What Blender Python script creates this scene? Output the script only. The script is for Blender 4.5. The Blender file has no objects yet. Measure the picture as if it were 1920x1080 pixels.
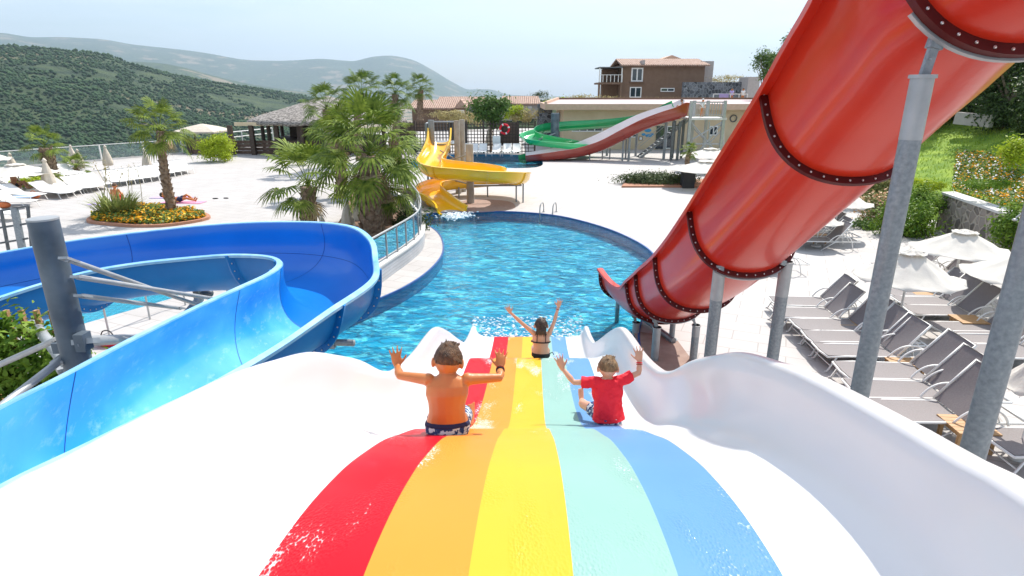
import bpy, bmesh, math, random
from mathutils import Vector, Matrix, noise
from mathutils.geometry import tessellate_polygon
V = Vector
R_ = math.radians
scene = bpy.context.scene
col = scene.collection

# ------------------------------------------------------------------ camera, sky, sun, exposure
H = 4.7
TH = math.atan(365/1124); F = 1124.0
cam_d = bpy.data.cameras.new('camera'); cam = bpy.data.objects.new('camera', cam_d); col.objects.link(cam)
cam_d.sensor_width = 36; cam_d.lens = F/1920*36; cam_d.clip_start = .05; cam_d.clip_end = 60000
cam.location = (0, 0, H); cam.rotation_euler = (math.pi/2-TH, 0, 0)
scene.camera = cam
SUN_EL, SUN_AZ = R_(52), R_(34)          # azimuth from +Y towards +X
world = bpy.data.worlds.new('World'); scene.world = world; world.use_nodes = True
wn = world.node_tree; wn.nodes.clear()
w_out = wn.nodes.new('ShaderNodeOutputWorld'); w_bg = wn.nodes.new('ShaderNodeBackground')
sky = wn.nodes.new('ShaderNodeTexSky'); sky.sky_type = 'NISHITA'; sky.sun_disc = False
sky.sun_elevation = SUN_EL; sky.sun_rotation = SUN_AZ; sky.air_density = 1.0; sky.dust_density = 1.5; sky.ozone_density = 1.0
w_bg.inputs['Strength'].default_value = .15
tc = wn.nodes.new('ShaderNodeTexCoord'); mp = wn.nodes.new('ShaderNodeMapping'); mp.inputs['Scale'].default_value = (1, 1, 5.5)
nz = wn.nodes.new('ShaderNodeTexNoise'); nz.inputs['Scale'].default_value = 2.6; nz.inputs['Detail'].default_value = 9; nz.inputs['Roughness'].default_value = .62
cr = wn.nodes.new('ShaderNodeValToRGB'); cr.color_ramp.elements[0].position = .34; cr.color_ramp.elements[1].position = .66
cr.color_ramp.elements[1].color = (.80, .80, .80, 1)
mx = wn.nodes.new('ShaderNodeMix'); mx.data_type = 'RGBA'; mx.inputs[7].default_value = (5.6, 6.1, 6.6, 1)
wn.links.new(tc.outputs['Generated'], mp.inputs['Vector']); wn.links.new(mp.outputs['Vector'], nz.inputs['Vector'])
wn.links.new(nz.outputs['Fac'], cr.inputs['Fac']); wn.links.new(cr.outputs['Color'], mx.inputs[0])
wn.links.new(sky.outputs['Color'], mx.inputs[6]); wn.links.new(mx.outputs[2], w_bg.inputs['Color'])
wn.links.new(w_bg.outputs['Background'], w_out.inputs['Surface'])
sd = bpy.data.lights.new('sun', 'SUN'); sun = bpy.data.objects.new('sun', sd); col.objects.link(sun)
sd.energy = 4.6; sd.angle = R_(.5); sd.color = (1, .95, .88)
sdir = V((math.sin(SUN_AZ)*math.cos(SUN_EL), math.cos(SUN_AZ)*math.cos(SUN_EL), math.sin(SUN_EL)))
sun.rotation_euler = sdir.to_track_quat('Z', 'Y').to_euler()
sun.location = sdir*60
vs = scene.view_settings; vs.view_transform = 'Standard'; vs.look = 'None'; vs.exposure = .42; vs.gamma = 1
cy = scene.cycles
cy.max_bounces = 7; cy.diffuse_bounces = 4; cy.glossy_bounces = 3; cy.transmission_bounces = 4; cy.transparent_max_bounces = 10
cy.caustics_reflective = False; cy.caustics_refractive = False; cy.volume_bounces = 0

# ------------------------------------------------------------------ measuring helpers (survey of the place in metres)
S_, C_ = math.sin(TH), math.cos(TH)
def at(px, py, z=0.0):
    u = (px-960)/F; v = (540-py)/F; t = (H-z)/(S_-C_*v); return V((u*t, t*(C_+v*S_), z))
def atY(px, py, Y):
    u = (px-960)/F; v = (540-py)/F; t = Y/(C_+v*S_); return V((u*t, Y, H-t*(S_-C_*v)))
def elev(px, py):
    u = (px-960)/F; v = (540-py)/F; h = math.hypot(u, C_+v*S_); return math.atan2(u, C_+v*S_), (v*C_-S_)/h

# ------------------------------------------------------------------ materials
M = {}
def mat(name, c, rough=.5, metal=0, c2=None, scale=4, detail=4, bump=0, bscale=None, coat=0, spec=.5, lo=.35, hi=.65, transl=0, obj=False, stretch=None, alpha=None, sheen=0, coord='Object'):
    m = bpy.data.materials.new(name); m.use_nodes = True; nt = m.node_tree
    b = nt.nodes['Principled BSDF']
    b.inputs['Base Color'].default_value = (*c, 1); b.inputs['Roughness'].default_value = rough; b.inputs['Metallic'].default_value = metal
    b.inputs['Specular IOR Level'].default_value = spec; b.inputs['Coat Weight'].default_value = coat; b.inputs['Coat Roughness'].default_value = .08
    t = nt.nodes.new('ShaderNodeTexCoord'); vec = t.outputs[coord]
    if stretch:
        q = nt.nodes.new('ShaderNodeMapping'); q.inputs['Scale'].default_value = stretch; nt.links.new(vec, q.inputs['Vector']); vec = q.outputs['Vector']
    if c2 is None: c2 = tuple(min(1, x*1.12+.004) for x in c)
    n = nt.nodes.new('ShaderNodeTexNoise'); n.inputs['Scale'].default_value = scale; n.inputs['Detail'].default_value = detail
    nt.links.new(vec, n.inputs['Vector'])
    r = nt.nodes.new('ShaderNodeMapRange'); r.inputs[1].default_value = lo; r.inputs[2].default_value = hi
    nt.links.new(n.outputs['Fac'], r.inputs[0])
    x = nt.nodes.new('ShaderNodeMix'); x.data_type = 'RGBA'; x.inputs[6].default_value = (*c, 1); x.inputs[7].default_value = (*c2, 1)
    nt.links.new(r.outputs[0], x.inputs[0]); nt.links.new(x.outputs[2], b.inputs['Base Color'])
    if bump:
        n2 = nt.nodes.new('ShaderNodeTexNoise'); n2.inputs['Scale'].default_value = bscale or scale*4; n2.inputs['Detail'].default_value = 3
        nt.links.new(vec, n2.inputs['Vector'])
        bp = nt.nodes.new('ShaderNodeBump'); bp.inputs['Strength'].default_value = bump; bp.inputs['Distance'].default_value = .02
        nt.links.new(n2.outputs['Fac'], bp.inputs['Height']); nt.links.new(bp.outputs['Normal'], b.inputs['Normal'])
    if transl:
        tr = nt.nodes.new('ShaderNodeBsdfTranslucent'); ms = nt.nodes.new('ShaderNodeMixShader'); ms.inputs[0].default_value = transl
        nt.links.new(x.outputs[2], tr.inputs['Color']); nt.links.new(b.outputs[0], ms.inputs[1]); nt.links.new(tr.outputs[0], ms.inputs[2])
        nt.links.new(ms.outputs[0], nt.nodes['Material Output'].inputs['Surface'])
    if alpha is not None: b.inputs['Alpha'].default_value = alpha
    if sheen: b.inputs['Sheen Weight'].default_value = sheen
    M[name] = m
    return m
def N(m, kind, **kw):
    n = m.node_tree.nodes.new(kind)
    for k, v in kw.items():
        setattr(n, k, v)
    return n
def lk(m, a, b): m.node_tree.links.new(a, b)

# ------------------------------------------------------------------ mesh builder
def origin(p):
    o = V((0, 0, 0))
    while p is not None:
        o += p.location; p = p.parent
    return o
class MB:
    def __init__(s): s.v = []; s.f = []; s.m = []
    def add(s, vs, fs, mi=0):
        k = len(s.v); s.v.extend([V(x) for x in vs]); s.f.extend([tuple(i+k for i in f) for f in fs]); s.m.extend([mi]*len(fs)); return s
    def box(s, c, d, rz=0, mi=0, rot=None):
        x, y, z = d[0]/2, d[1]/2, d[2]/2
        m = rot if rot is not None else Matrix.Rotation(rz, 3, 'Z')
        vs = [V(c)+m @ V((a*x, b*y, g*z)) for g in (-1, 1) for b in (-1, 1) for a in (-1, 1)]
        return s.add(vs, [(0, 2, 3, 1), (4, 5, 7, 6), (0, 1, 5, 4), (2, 6, 7, 3), (0, 4, 6, 2), (1, 3, 7, 5)], mi)
    def boxb(s, a, b, mi=0):           # two corners
        a, b = V(a), V(b); return s.box((a+b)/2, [abs(q) for q in (b-a)], 0, mi)
    def beam(s, a, b, w, h, mi=0):
        a, b = V(a), V(b); t = (b-a); L = t.length; t.normalize()
        up = V((0, 0, 1)) if abs(t.z) < .95 else V((0, 1, 0))
        sd_ = t.cross(up).normalized(); up = sd_.cross(t)
        m = Matrix((t, sd_, up)).transposed()
        return s.box((a+b)/2, (L, w, h), 0, mi, rot=m)
    def tube(s, pts, r, n=8, mi=0, caps=True, flat=None):
        pts = [V(p) for p in pts]; rs = r if isinstance(r, (list, tuple)) else [r]*len(pts)
        rings = []; prev = None
        for i, p in enumerate(pts):
            t = (pts[min(i+1, len(pts)-1)]-pts[max(i-1, 0)]).normalized()
            if prev is None:
                a = V((0, 0, 1)) if abs(t.z) < .9 else V((0, 1, 0)); sx = t.cross(a).normalized()
            else:
                sx = (prev - t*prev.dot(t)).normalized()
            prev = sx; sy = t.cross(sx)
            ra = rs[i] if isinstance(rs[i], (list, tuple)) else (rs[i], rs[i])
            rings.append([p+sx*math.cos(2*math.pi*k/n)*ra[0]+sy*math.sin(2*math.pi*k/n)*ra[1] for k in range(n)])
        return s.loft(rings, mi, caps)
    def loft(s, rings, mi=0, caps=True, closed=True):
        n = len(rings[0]); vs = [p for r in rings for p in r]; fs = []
        for i in range(len(rings)-1):
            for k in range(n if closed else n-1):
                a, b = i*n+k, i*n+(k+1) % n; fs.append((a, b, b+n, a+n))
        if caps: fs.append(tuple(range(n-1, -1, -1))); fs.append(tuple(range((len(rings)-1)*n, len(rings)*n)))
        return s.add(vs, fs, mi)
    def ell(s, c, r, n=12, m=8, mi=0, rot=None, f=None):
        c = V(c); rings = []
        for i in range(m+1):
            ph = math.pi*(i/m) if 0 < i < m else (.02 if i == 0 else math.pi-.02)
            ring = []
            for k in range(n):
                a = 2*math.pi*k/n; d = V((math.sin(ph)*math.cos(a)*r[0], math.sin(ph)*math.sin(a)*r[1], math.cos(ph)*r[2]))
                if f: d = f(d)
                ring.append(c+(rot @ d if rot is not None else d))
            rings.append(ring)
        return s.loft(rings[::-1], mi, True)
    def poly(s, pts, z0, z1, mi=0, mtop=None):      # extruded footprint
        n = len(pts); vs = [V((p[0], p[1], z0)) for p in pts]+[V((p[0], p[1], z1)) for p in pts]
        area = sum(pts[i][0]*pts[(i+1) % n][1]-pts[(i+1) % n][0]*pts[i][1] for i in range(n))
        if area < 0: vs = vs[:n][::-1]+vs[n:][::-1]
        s.add(vs, [(i, (i+1) % n, (i+1) % n+n, i+n) for i in range(n)], mi)
        k = len(s.v)-2*n
        tris = tessellate_polygon([[V((v.x, v.y, 0)) for v in vs[:n]]])
        s.f += [tuple(k+n+i for i in t) for t in tris]; s.m += [mtop if mtop is not None else mi]*len(tris)
        return s
    def build(s, name, mats, parent=None, smooth=True, ang=35, world=True):
        me = bpy.data.meshes.new(name); og = origin(parent) if world else V((0, 0, 0))
        me.from_pydata([tuple(v-og) for v in s.v], [], s.f)
        if not isinstance(mats, (list, tuple)): mats = [mats]
        for m in mats: me.materials.append(M[m] if isinstance(m, str) else m)
        if len(mats) > 1: me.polygons.foreach_set('material_index', s.m)
        me.validate(); me.update()
        if smooth:
            me.shade_smooth()
            if ang: me.set_sharp_from_angle(angle=R_(ang))
        o = bpy.data.objects.new(name, me); col.objects.link(o)
        if parent is not None: o.parent = parent
        return o
def tag(o, label=None, cat=None, group=None, kind=None):
    if label: o['label'] = label
    if cat: o['category'] = cat
    if group: o['group'] = group
    if kind: o['kind'] = kind
    return o
def thing(name, label, cat, loc=(0, 0, 0), group=None, rz=0):
    o = bpy.data.objects.new(name, None); col.objects.link(o); o.location = loc; o.rotation_euler = (0, 0, rz); o.empty_display_size = .2
    return tag(o, label, cat, group)
def copy_tree(o, parent=None):
    c = o.copy(); col.objects.link(c); c.parent = parent
    for ch in list(o.children): copy_tree(ch, c)
    return c
def place(root, loc, rz=0, label=None, group=None, s=1.0, first=False):
    c = root if first else copy_tree(root)
    c.location = loc; c.rotation_euler = (0, 0, rz); c.scale = s if isinstance(s, (tuple, list)) else (s, s, s)
    if label: c['label'] = label
    if group: c['group'] = group
    return c
def cr_spline(P, n):                    # resample a list of vectors (uniform Catmull-Rom), n per span
    P = [V(p) for p in P]; out = []
    for i in range(len(P)-1):
        p0 = P[max(i-1, 0)]; p1 = P[i]; p2 = P[i+1]; p3 = P[min(i+2, len(P)-1)]
        for k in range(n):
            t = k/n; out.append(.5*((2*p1)+(p2-p0)*t+(2*p0-5*p1+4*p2-p3)*t*t+(3*p1-p0-3*p2+p3)*t**3))
    out.append(P[-1].copy()); return out
def interp(pts, x):                     # smooth monotone-ish 1-D interpolation (pchip)
    n = len(pts)
    if x <= pts[0][0]: return pts[0][1]
    if x >= pts[-1][0]: return pts[-1][1]
    for i in range(n-1):
        if x <= pts[i+1][0]: break
    d = lambda j: (pts[j+1][1]-pts[j][1])/(pts[j+1][0]-pts[j][0])
    def m(j):
        if j == 0: return d(0)
        if j == n-1: return d(n-2)
        a, b = d(j-1), d(j)
        return 0 if a*b <= 0 else 2*a*b/(a+b)
    h = pts[i+1][0]-pts[i][0]; t = (x-pts[i][0])/h
    return ((2*t**3-3*t*t+1)*pts[i][1]+(t**3-2*t*t+t)*h*m(i)+(-2*t**3+3*t*t)*pts[i+1][1]+(t**3-t*t)*h*m(i+1))

# ------------------------------------------------------------------ material library
mat('deck_stone', (.475, .45, .43), .75, c2=(.515, .49, .468), scale=1.3, bump=.15, bscale=30)
m = M['deck_stone']; bk = N(m, 'ShaderNodeTexBrick'); tcn = N(m, 'ShaderNodeTexCoord'); mpn = N(m, 'ShaderNodeMapping')
mpn.inputs['Rotation'].default_value = (0, 0, R_(24)); bk.inputs['Scale'].default_value = 1; bk.inputs['Mortar Size'].default_value = .012
bk.inputs['Brick Width'].default_value = 1.0; bk.inputs['Row Height'].default_value = .5
bk.inputs['Color1'].default_value = (1, 1, 1, 1); bk.inputs['Color2'].default_value = (.93, .93, .93, 1); bk.inputs['Mortar'].default_value = (.72, .7, .68, 1)
mm = N(m, 'ShaderNodeMix', data_type='RGBA', blend_type='MULTIPLY'); mm.inputs[0].default_value = 1
bs = m.node_tree.nodes['Principled BSDF']; src = bs.inputs['Base Color'].links[0].from_socket
lk(m, tcn.outputs['Object'], mpn.inputs['Vector']); lk(m, mpn.outputs['Vector'], bk.inputs['Vector'])
lk(m, src, mm.inputs[6]); lk(m, bk.outputs['Color'], mm.inputs[7]); lk(m, mm.outputs[2], bs.inputs['Base Color'])
mat('curb_stone', (.62, .60, .57), .7, c2=(.72, .7, .67), scale=3, bump=.1)
mat('deck_shade_brown', (.30, .20, .16), .8, c2=(.36, .25, .2), scale=5)  # brown for the shade painted onto the deck under the slides
mat('gel_white', (.72, .70, .70), .33, c2=(.75, .73, .73), scale=1, coat=.25)
mat('alu', (.55, .56, .57), .35, .8, c2=(.66, .66, .66), scale=9)
mat('alu_white', (.75, .74, .71), .45, .1)
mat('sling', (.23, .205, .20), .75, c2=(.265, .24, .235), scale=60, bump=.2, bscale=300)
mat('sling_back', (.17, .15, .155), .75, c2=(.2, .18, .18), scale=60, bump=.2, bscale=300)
mat('teak', (.42, .23, .09), .55, c2=(.52, .31, .14), scale=6, stretch=(1, 9, 1))
mat('canvas', (.80, .77, .71), .85, c2=(.86, .83, .77), scale=3, bump=.35, bscale=9, transl=.35)
mat('canvas_tan', (.60, .53, .43), .85, c2=(.68, .61, .51), scale=5, bump=.4, bscale=14, transl=.1)
mat('galv', (.22, .245, .26), .5, .4, c2=(.34, .365, .38), scale=38, detail=10, lo=.3, hi=.7, bump=.08)
mat('mast_steel', (.055, .078, .105), .5, .25, c2=(.17, .21, .245), scale=3.5, detail=8, lo=.3, hi=.75, bump=.08)
mat('galv_clean', (.38, .39, .39), .45, .4, c2=(.45, .46, .46), scale=8)
mat('dark_steel', (.10, .11, .12), .45, .6, c2=(.16, .17, .18), scale=12)
mat('seam_dark', (.004, .05, .22), .6)
mat('bolt', (.6, .58, .56), .3, .9)
mat('black_rubber', (.02, .02, .022), .6)
def gel(name, c, c2, rough=.2, fade=None):
    mat(name, c, rough, c2=c2, scale=.8, coat=.5, bump=.03, bscale=60)
mat('gel_red', (.60, .026, .010), .28, c2=(.66, .038, .013), scale=.8, coat=.2, bump=.03, bscale=60, spec=.35)
mat('gel_red_dark', (.075, .006, .006), .5, c2=(.10, .010, .009), scale=4, spec=.3)
gel('gel_yellow', (.93, .52, .015), (.95, .58, .03))
gel('gel_green', (.01, .36, .11), (.015, .42, .14))
gel('gel_maroon', (.30, .035, .02), (.35, .045, .03))
gel('gel_pinkwhite', (.68, .62, .62), (.74, .69, .69), .3)
mat('gel_blue', (.002, .17, .56), .28, c2=(.006, .22, .66), scale=.7, coat=.25)
mat('gel_blue_pale', (.20, .50, .80), .35, c2=(.34, .63, .88), scale=5, detail=8, coat=.2)
# faded and scuffed blue gelcoat of the near flume
m = mat('gel_blue_worn', (.03, .32, .74), .25, c2=(.11, .48, .84), scale=1.1, detail=9, lo=.38, hi=.62, coat=.4)
bs = m.node_tree.nodes['Principled BSDF']; src = bs.inputs['Base Color'].links[0].from_socket
n = N(m, 'ShaderNodeTexNoise'); n.inputs['Scale'].default_value = 9; n.inputs['Detail'].default_value = 12; n.inputs['Roughness'].default_value = .7
t = N(m, 'ShaderNodeTexCoord'); q = N(m, 'ShaderNodeMapping'); q.inputs['Scale'].default_value = (1.6, .7, 1.6); lk(m, t.outputs['Object'], q.inputs[0]); lk(m, q.outputs[0], n.inputs['Vector'])
r = N(m, 'ShaderNodeMapRange'); r.inputs[1].default_value = .54; r.inputs[2].default_value = .72; r.inputs[4].default_value = .4; lk(m, n.outputs['Fac'], r.inputs[0])
x = N(m, 'ShaderNodeMix', data_type='RGBA'); x.inputs[7].default_value = (.45, .68, .86, 1); lk(m, r.outputs[0], x.inputs[0]); lk(m, src, x.inputs[6]); lk(m, x.outputs[2], bs.inputs['Base Color'])
# rainbow bands: glossy gelcoat under a skin of running, sparkling water
def band(name, c, patch):
    m = mat(name, c, .45, c2=tuple(min(1, v*1.05) for v in c), scale=2, coat=.07, spec=.12)
    bs = m.node_tree.nodes['Principled BSDF']; t = N(m, 'ShaderNodeTexCoord')
    vo = N(m, 'ShaderNodeTexVoronoi', feature='F1'); vo.inputs['Scale'].default_value = 120; vo.inputs['Randomness'].default_value = 1
    q = N(m, 'ShaderNodeMapping'); q.inputs['Scale'].default_value = (1, .55, .6); lk(m, t.outputs['Object'], q.inputs[0]); lk(m, q.outputs[0], vo.inputs['Vector'])
    n = N(m, 'ShaderNodeTexNoise'); n.inputs['Scale'].default_value = 2.1; n.inputs['Detail'].default_value = 5
    q2 = N(m, 'ShaderNodeMapping'); q2.inputs['Scale'].default_value = (1.5, .5, .5); q2.inputs['Location'].default_value = (patch, 0, 0); lk(m, t.outputs['Object'], q2.inputs[0]); lk(m, q2.outputs[0], n.inputs['Vector'])
    r = N(m, 'ShaderNodeMapRange'); r.inputs[1].default_value = .46; r.inputs[2].default_value = .66; lk(m, n.outputs['Fac'], r.inputs[0])
    mu = N(m, 'ShaderNodeMath', operation='MULTIPLY'); lk(m, vo.outputs['Distance'], mu.inputs[0]); lk(m, r.outputs[0], mu.inputs[1])
    bp = N(m, 'ShaderNodeBump'); bp.inputs['Strength'].default_value = .9; bp.inputs['Distance'].default_value = .012
    lk(m, mu.outputs[0], bp.inputs['Height']); lk(m, bp.outputs['Normal'], bs.inputs['Coat Normal'])
    bp2 = N(m, 'ShaderNodeBump'); bp2.inputs['Strength'].default_value = .55; bp2.inputs['Distance'].default_value = .012
    lk(m, mu.outputs[0], bp2.inputs['Height']); lk(m, bp2.outputs['Normal'], bs.inputs['Normal'])
    # froth and water sparkle put into the colour as pale flecks
    sp = N(m, 'ShaderNodeMapRange'); sp.inputs[1].default_value = .38; sp.inputs[2].default_value = .55; sp.inputs[4].default_value = .6; lk(m, mu.outputs[0], sp.inputs[0])
    src = bs.inputs['Base Color'].links[0].from_socket; x = N(m, 'ShaderNodeMix', data_type='RGBA'); x.inputs[7].default_value = (.85, .9, .92, 1)
    lk(m, sp.outputs[0], x.inputs[0]); lk(m, src, x.inputs[6]); lk(m, x.outputs[2], bs.inputs['Base Color'])
band('band_red', (.58, .005, .016), 1.3); band('band_orange', (.80, .265, .035), 7.1); band('band_yellow', (.83, .41, .03), 3.7)
band('band_teal', (.25, .44, .39), 12.9); band('band_blue', (.115, .28, .54), 5.2)
# pool water: clear tinted sheet with ripples over a tiled basin
def water(name, tint, scale, strength):
    m = bpy.data.materials.new(name); m.use_nodes = True; nt = m.node_tree; nt.nodes.clear(); M[name] = m
    o = N(m, 'ShaderNodeOutputMaterial'); tr = N(m, 'ShaderNodeBsdfTransparent'); tr.inputs[0].default_value = (*tint, 1)
    g = N(m, 'ShaderNodeBsdfGlossy'); g.inputs['Roughness'].default_value = .06; fr = N(m, 'ShaderNodeFresnel'); fr.inputs['IOR'].default_value = 1.33
    t = N(m, 'ShaderNodeTexCoord'); n1 = N(m, 'ShaderNodeTexNoise'); n1.inputs['Scale'].default_value = scale; n1.inputs['Detail'].default_value = 5; n1.inputs['Distortion'].default_value = 1.1
    q = N(m, 'ShaderNodeMapping'); q.inputs['Scale'].default_value = (.8, 1.25, 1); lk(m, t.outputs['Object'], q.inputs[0]); lk(m, q.outputs[0], n1.inputs['Vector'])
    n2 = N(m, 'ShaderNodeTexNoise'); n2.inputs['Scale'].default_value = scale*.3; n2.inputs['Detail'].default_value = 2; lk(m, t.outputs['Object'], n2.inputs['Vector'])
    ad = N(m, 'ShaderNodeMath', operation='ADD'); lk(m, n1.outputs['Fac'], ad.inputs[0]); lk(m, n2.outputs['Fac'], ad.inputs[1])
    bp = N(m, 'ShaderNodeBump'); bp.inputs['Strength'].default_value = strength; bp.inputs['Distance'].default_value = .1
    lk(m, ad.outputs[0], bp.inputs['Height'])
    for k in (g, fr): lk(m, bp.outputs[0], k.inputs['Normal'])
    mx = N(m, 'ShaderNodeMixShader'); lk(m, fr.outputs[0], mx.inputs[0]); lk(m, tr.outputs[0], mx.inputs[1]); lk(m, g.outputs[0], mx.inputs[2])
    lk(m, mx.outputs[0], o.inputs['Surface'])
water('pool_water', (.52, .93, .98), 2.6, 1.3)
water('wading_water', (.55, .92, .97), 9, .3)
def tiles(name, c, c2, mortar, w=.3, net=True, ns=3.2, nc=(.5, .88, .95)):
    m = mat(name, c, .35, c2=c2, scale=.9); bs = m.node_tree.nodes['Principled BSDF']; src = bs.inputs['Base Color'].links[0].from_socket
    t = N(m, 'ShaderNodeTexCoord'); bk = N(m, 'ShaderNodeTexBrick'); bk.inputs['Scale'].default_value = 1; bk.offset = 0
    bk.inputs['Brick Width'].default_value = w; bk.inputs['Row Height'].default_value = w; bk.inputs['Mortar Size'].default_value = w*.06
    bk.inputs['Color1'].default_value = (1, 1, 1, 1); bk.inputs['Color2'].default_value = (.86, .9, .94, 1); bk.inputs['Mortar'].default_value = mortar
    if name.endswith('_wall') or name == 'curb_mosaic':      # upright faces: courses run level
        sx = N(m, 'ShaderNodeSeparateXYZ'); lk(m, t.outputs['Object'], sx.inputs[0]); ad = N(m, 'ShaderNodeMath', operation='ADD'); lk(m, sx.outputs[0], ad.inputs[0]); lk(m, sx.outputs[1], ad.inputs[1])
        cb = N(m, 'ShaderNodeCombineXYZ'); lk(m, ad.outputs[0], cb.inputs[0]); lk(m, sx.outputs[2], cb.inputs[1]); lk(m, cb.outputs[0], bk.inputs['Vector'])
    else: lk(m, t.outputs['Object'], bk.inputs['Vector'])
    mm = N(m, 'ShaderNodeMix', data_type='RGBA', blend_type='MULTIPLY'); mm.inputs[0].default_value = 1; lk(m, src, mm.inputs[6]); lk(m, bk.outputs['Color'], mm.inputs[7])
    out = mm.outputs[2]
    if net:   # caustic light net painted into the tile colour as paler patches
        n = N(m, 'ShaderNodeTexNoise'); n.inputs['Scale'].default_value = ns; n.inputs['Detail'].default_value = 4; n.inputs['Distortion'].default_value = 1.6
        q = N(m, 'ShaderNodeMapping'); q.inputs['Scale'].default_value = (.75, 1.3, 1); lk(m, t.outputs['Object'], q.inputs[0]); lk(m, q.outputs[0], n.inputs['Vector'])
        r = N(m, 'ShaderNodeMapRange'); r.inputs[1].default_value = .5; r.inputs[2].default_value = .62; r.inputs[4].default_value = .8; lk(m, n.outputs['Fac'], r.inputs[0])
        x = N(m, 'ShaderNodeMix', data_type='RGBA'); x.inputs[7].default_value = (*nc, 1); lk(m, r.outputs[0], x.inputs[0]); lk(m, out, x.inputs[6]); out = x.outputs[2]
    lk(m, out, bs.inputs['Base Color'])
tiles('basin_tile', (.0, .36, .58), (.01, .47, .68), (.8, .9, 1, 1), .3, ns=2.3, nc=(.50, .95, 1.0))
tiles('wading_tile', (.04, .42, .60), (.06, .5, .68), (2.2, 1.7, 1.4, 1), .16, False)
tiles('curb_mosaic', (.42, .44, .46), (.55, .57, .6), (.5, .5, .5, 1), .09, False)
mat('foam', (.85, .9, .92), .6, scale=8, bump=.6, bscale=20)
# plants
def leafm(name, c, c2, scale=7, transl=.25, rough=.5):
    mat(name, c, rough, c2=c2, scale=scale, detail=3, lo=.3, hi=.7, transl=transl, spec=.15, coord='Object')
leafm('palm_leaf', (.045, .095, .012), (.26, .33, .05), 6, .22, .6)
leafm('palm_leaf_dark', (.055, .11, .02), (.19, .26, .05), 5, .2, .5)
leafm('palm_dry', (.34, .25, .13), (.5, .4, .24), 5, .1)
leafm('lime_leaf', (.30, .42, .02), (.50, .58, .05), 8, .35)
leafm('green_leaf', (.055, .12, .025), (.17, .27, .06), 6, .25)
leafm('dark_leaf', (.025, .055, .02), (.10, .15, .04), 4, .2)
leafm('ivy_leaf', (.06, .15, .015), (.24, .36, .04), 5, .25)
leafm('agave_leaf', (.12, .18, .04), (.42, .44, .14), 14, .15)
leafm('hedge_leaf', (.05, .09, .03), (.16, .19, .08), 9, .15)
leafm('dry_grass', (.34, .29, .12), (.55, .47, .24), 3, .2, .8)
leafm('mixed_bush', (.13, .18, .05), (.33, .33, .12), 3, .2)
leafm('flower_orange', (.85, .34, .01), (.92, .52, .03), 9, .25)
leafm('flower_yellow', (.75, .55, .03), (.8, .65, .1), 9, .25)
leafm('flower_mixed', (.55, .22, .10), (.75, .62, .40), 9, .25)
mat('bark', (.17, .12, .085), .9, c2=(.36, .28, .21), scale=14, stretch=(1, 1, 3), bump=.8, bscale=30)
mat('bark_palm', (.15, .095, .06), .9, c2=(.36, .26, .18), scale=9, bump=.7, bscale=40)
mat('soil', (.16, .09, .055), .95, c2=(.25, .15, .10), scale=8, bump=.5)
mat('terracotta', (.42, .20, .12), .8)
mat('lawn', (.13, .24, .015), .9, c2=(.28, .40, .035), scale=1.6, detail=9, bump=.8, bscale=70)
mat('wood_dark', (.045, .028, .02), .6, c2=(.08, .05, .035), scale=10)
mat('wood_brown', (.09, .05, .035), .6, c2=(.14, .085, .06), scale=8)
mat('thatch', (.09, .08, .07), .95, c2=(.38, .345, .31), scale=5, detail=12, bump=1, bscale=20, stretch=(1, 1, 3), lo=.38, hi=.6)
mat('stucco_brown', (.19, .115, .075), .85, c2=(.215, .135, .09), scale=2, bump=.1)
mat('stucco_cream', (.62, .50, .33), .85, c2=(.68, .56, .39), scale=1)
mat('stucco_pale', (.42, .38, .36), .85)
mat('stucco_peach', (.56, .39, .28), .85)
mat('roof_membrane', (.50, .38, .37), .8, c2=(.58, .46, .45), scale=.6)
mat('white_paint', (.78, .78, .77), .5)
mat('glass_dark', (.03, .045, .06), .06, spec=.8)
m = mat('roof_tile', (.42, .25, .18), .8, c2=(.55, .38, .29), scale=2.5, detail=6)
bs = m.node_tree.nodes['Principled BSDF']; wv = N(m, 'ShaderNodeTexWave', wave_type='BANDS', bands_direction='X'); wv.inputs['Scale'].default_value = 1.1; wv.inputs['Distortion'].default_value = .3
t = N(m, 'ShaderNodeTexCoord'); lk(m, t.outputs['Object'], wv.inputs['Vector']); bp = N(m, 'ShaderNodeBump'); bp.inputs['Strength'].default_value = 1; bp.inputs['Distance'].default_value = .15
lk(m, wv.outputs['Fac'], bp.inputs['Height']); lk(m, bp.outputs[0], bs.inputs['Normal'])
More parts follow.
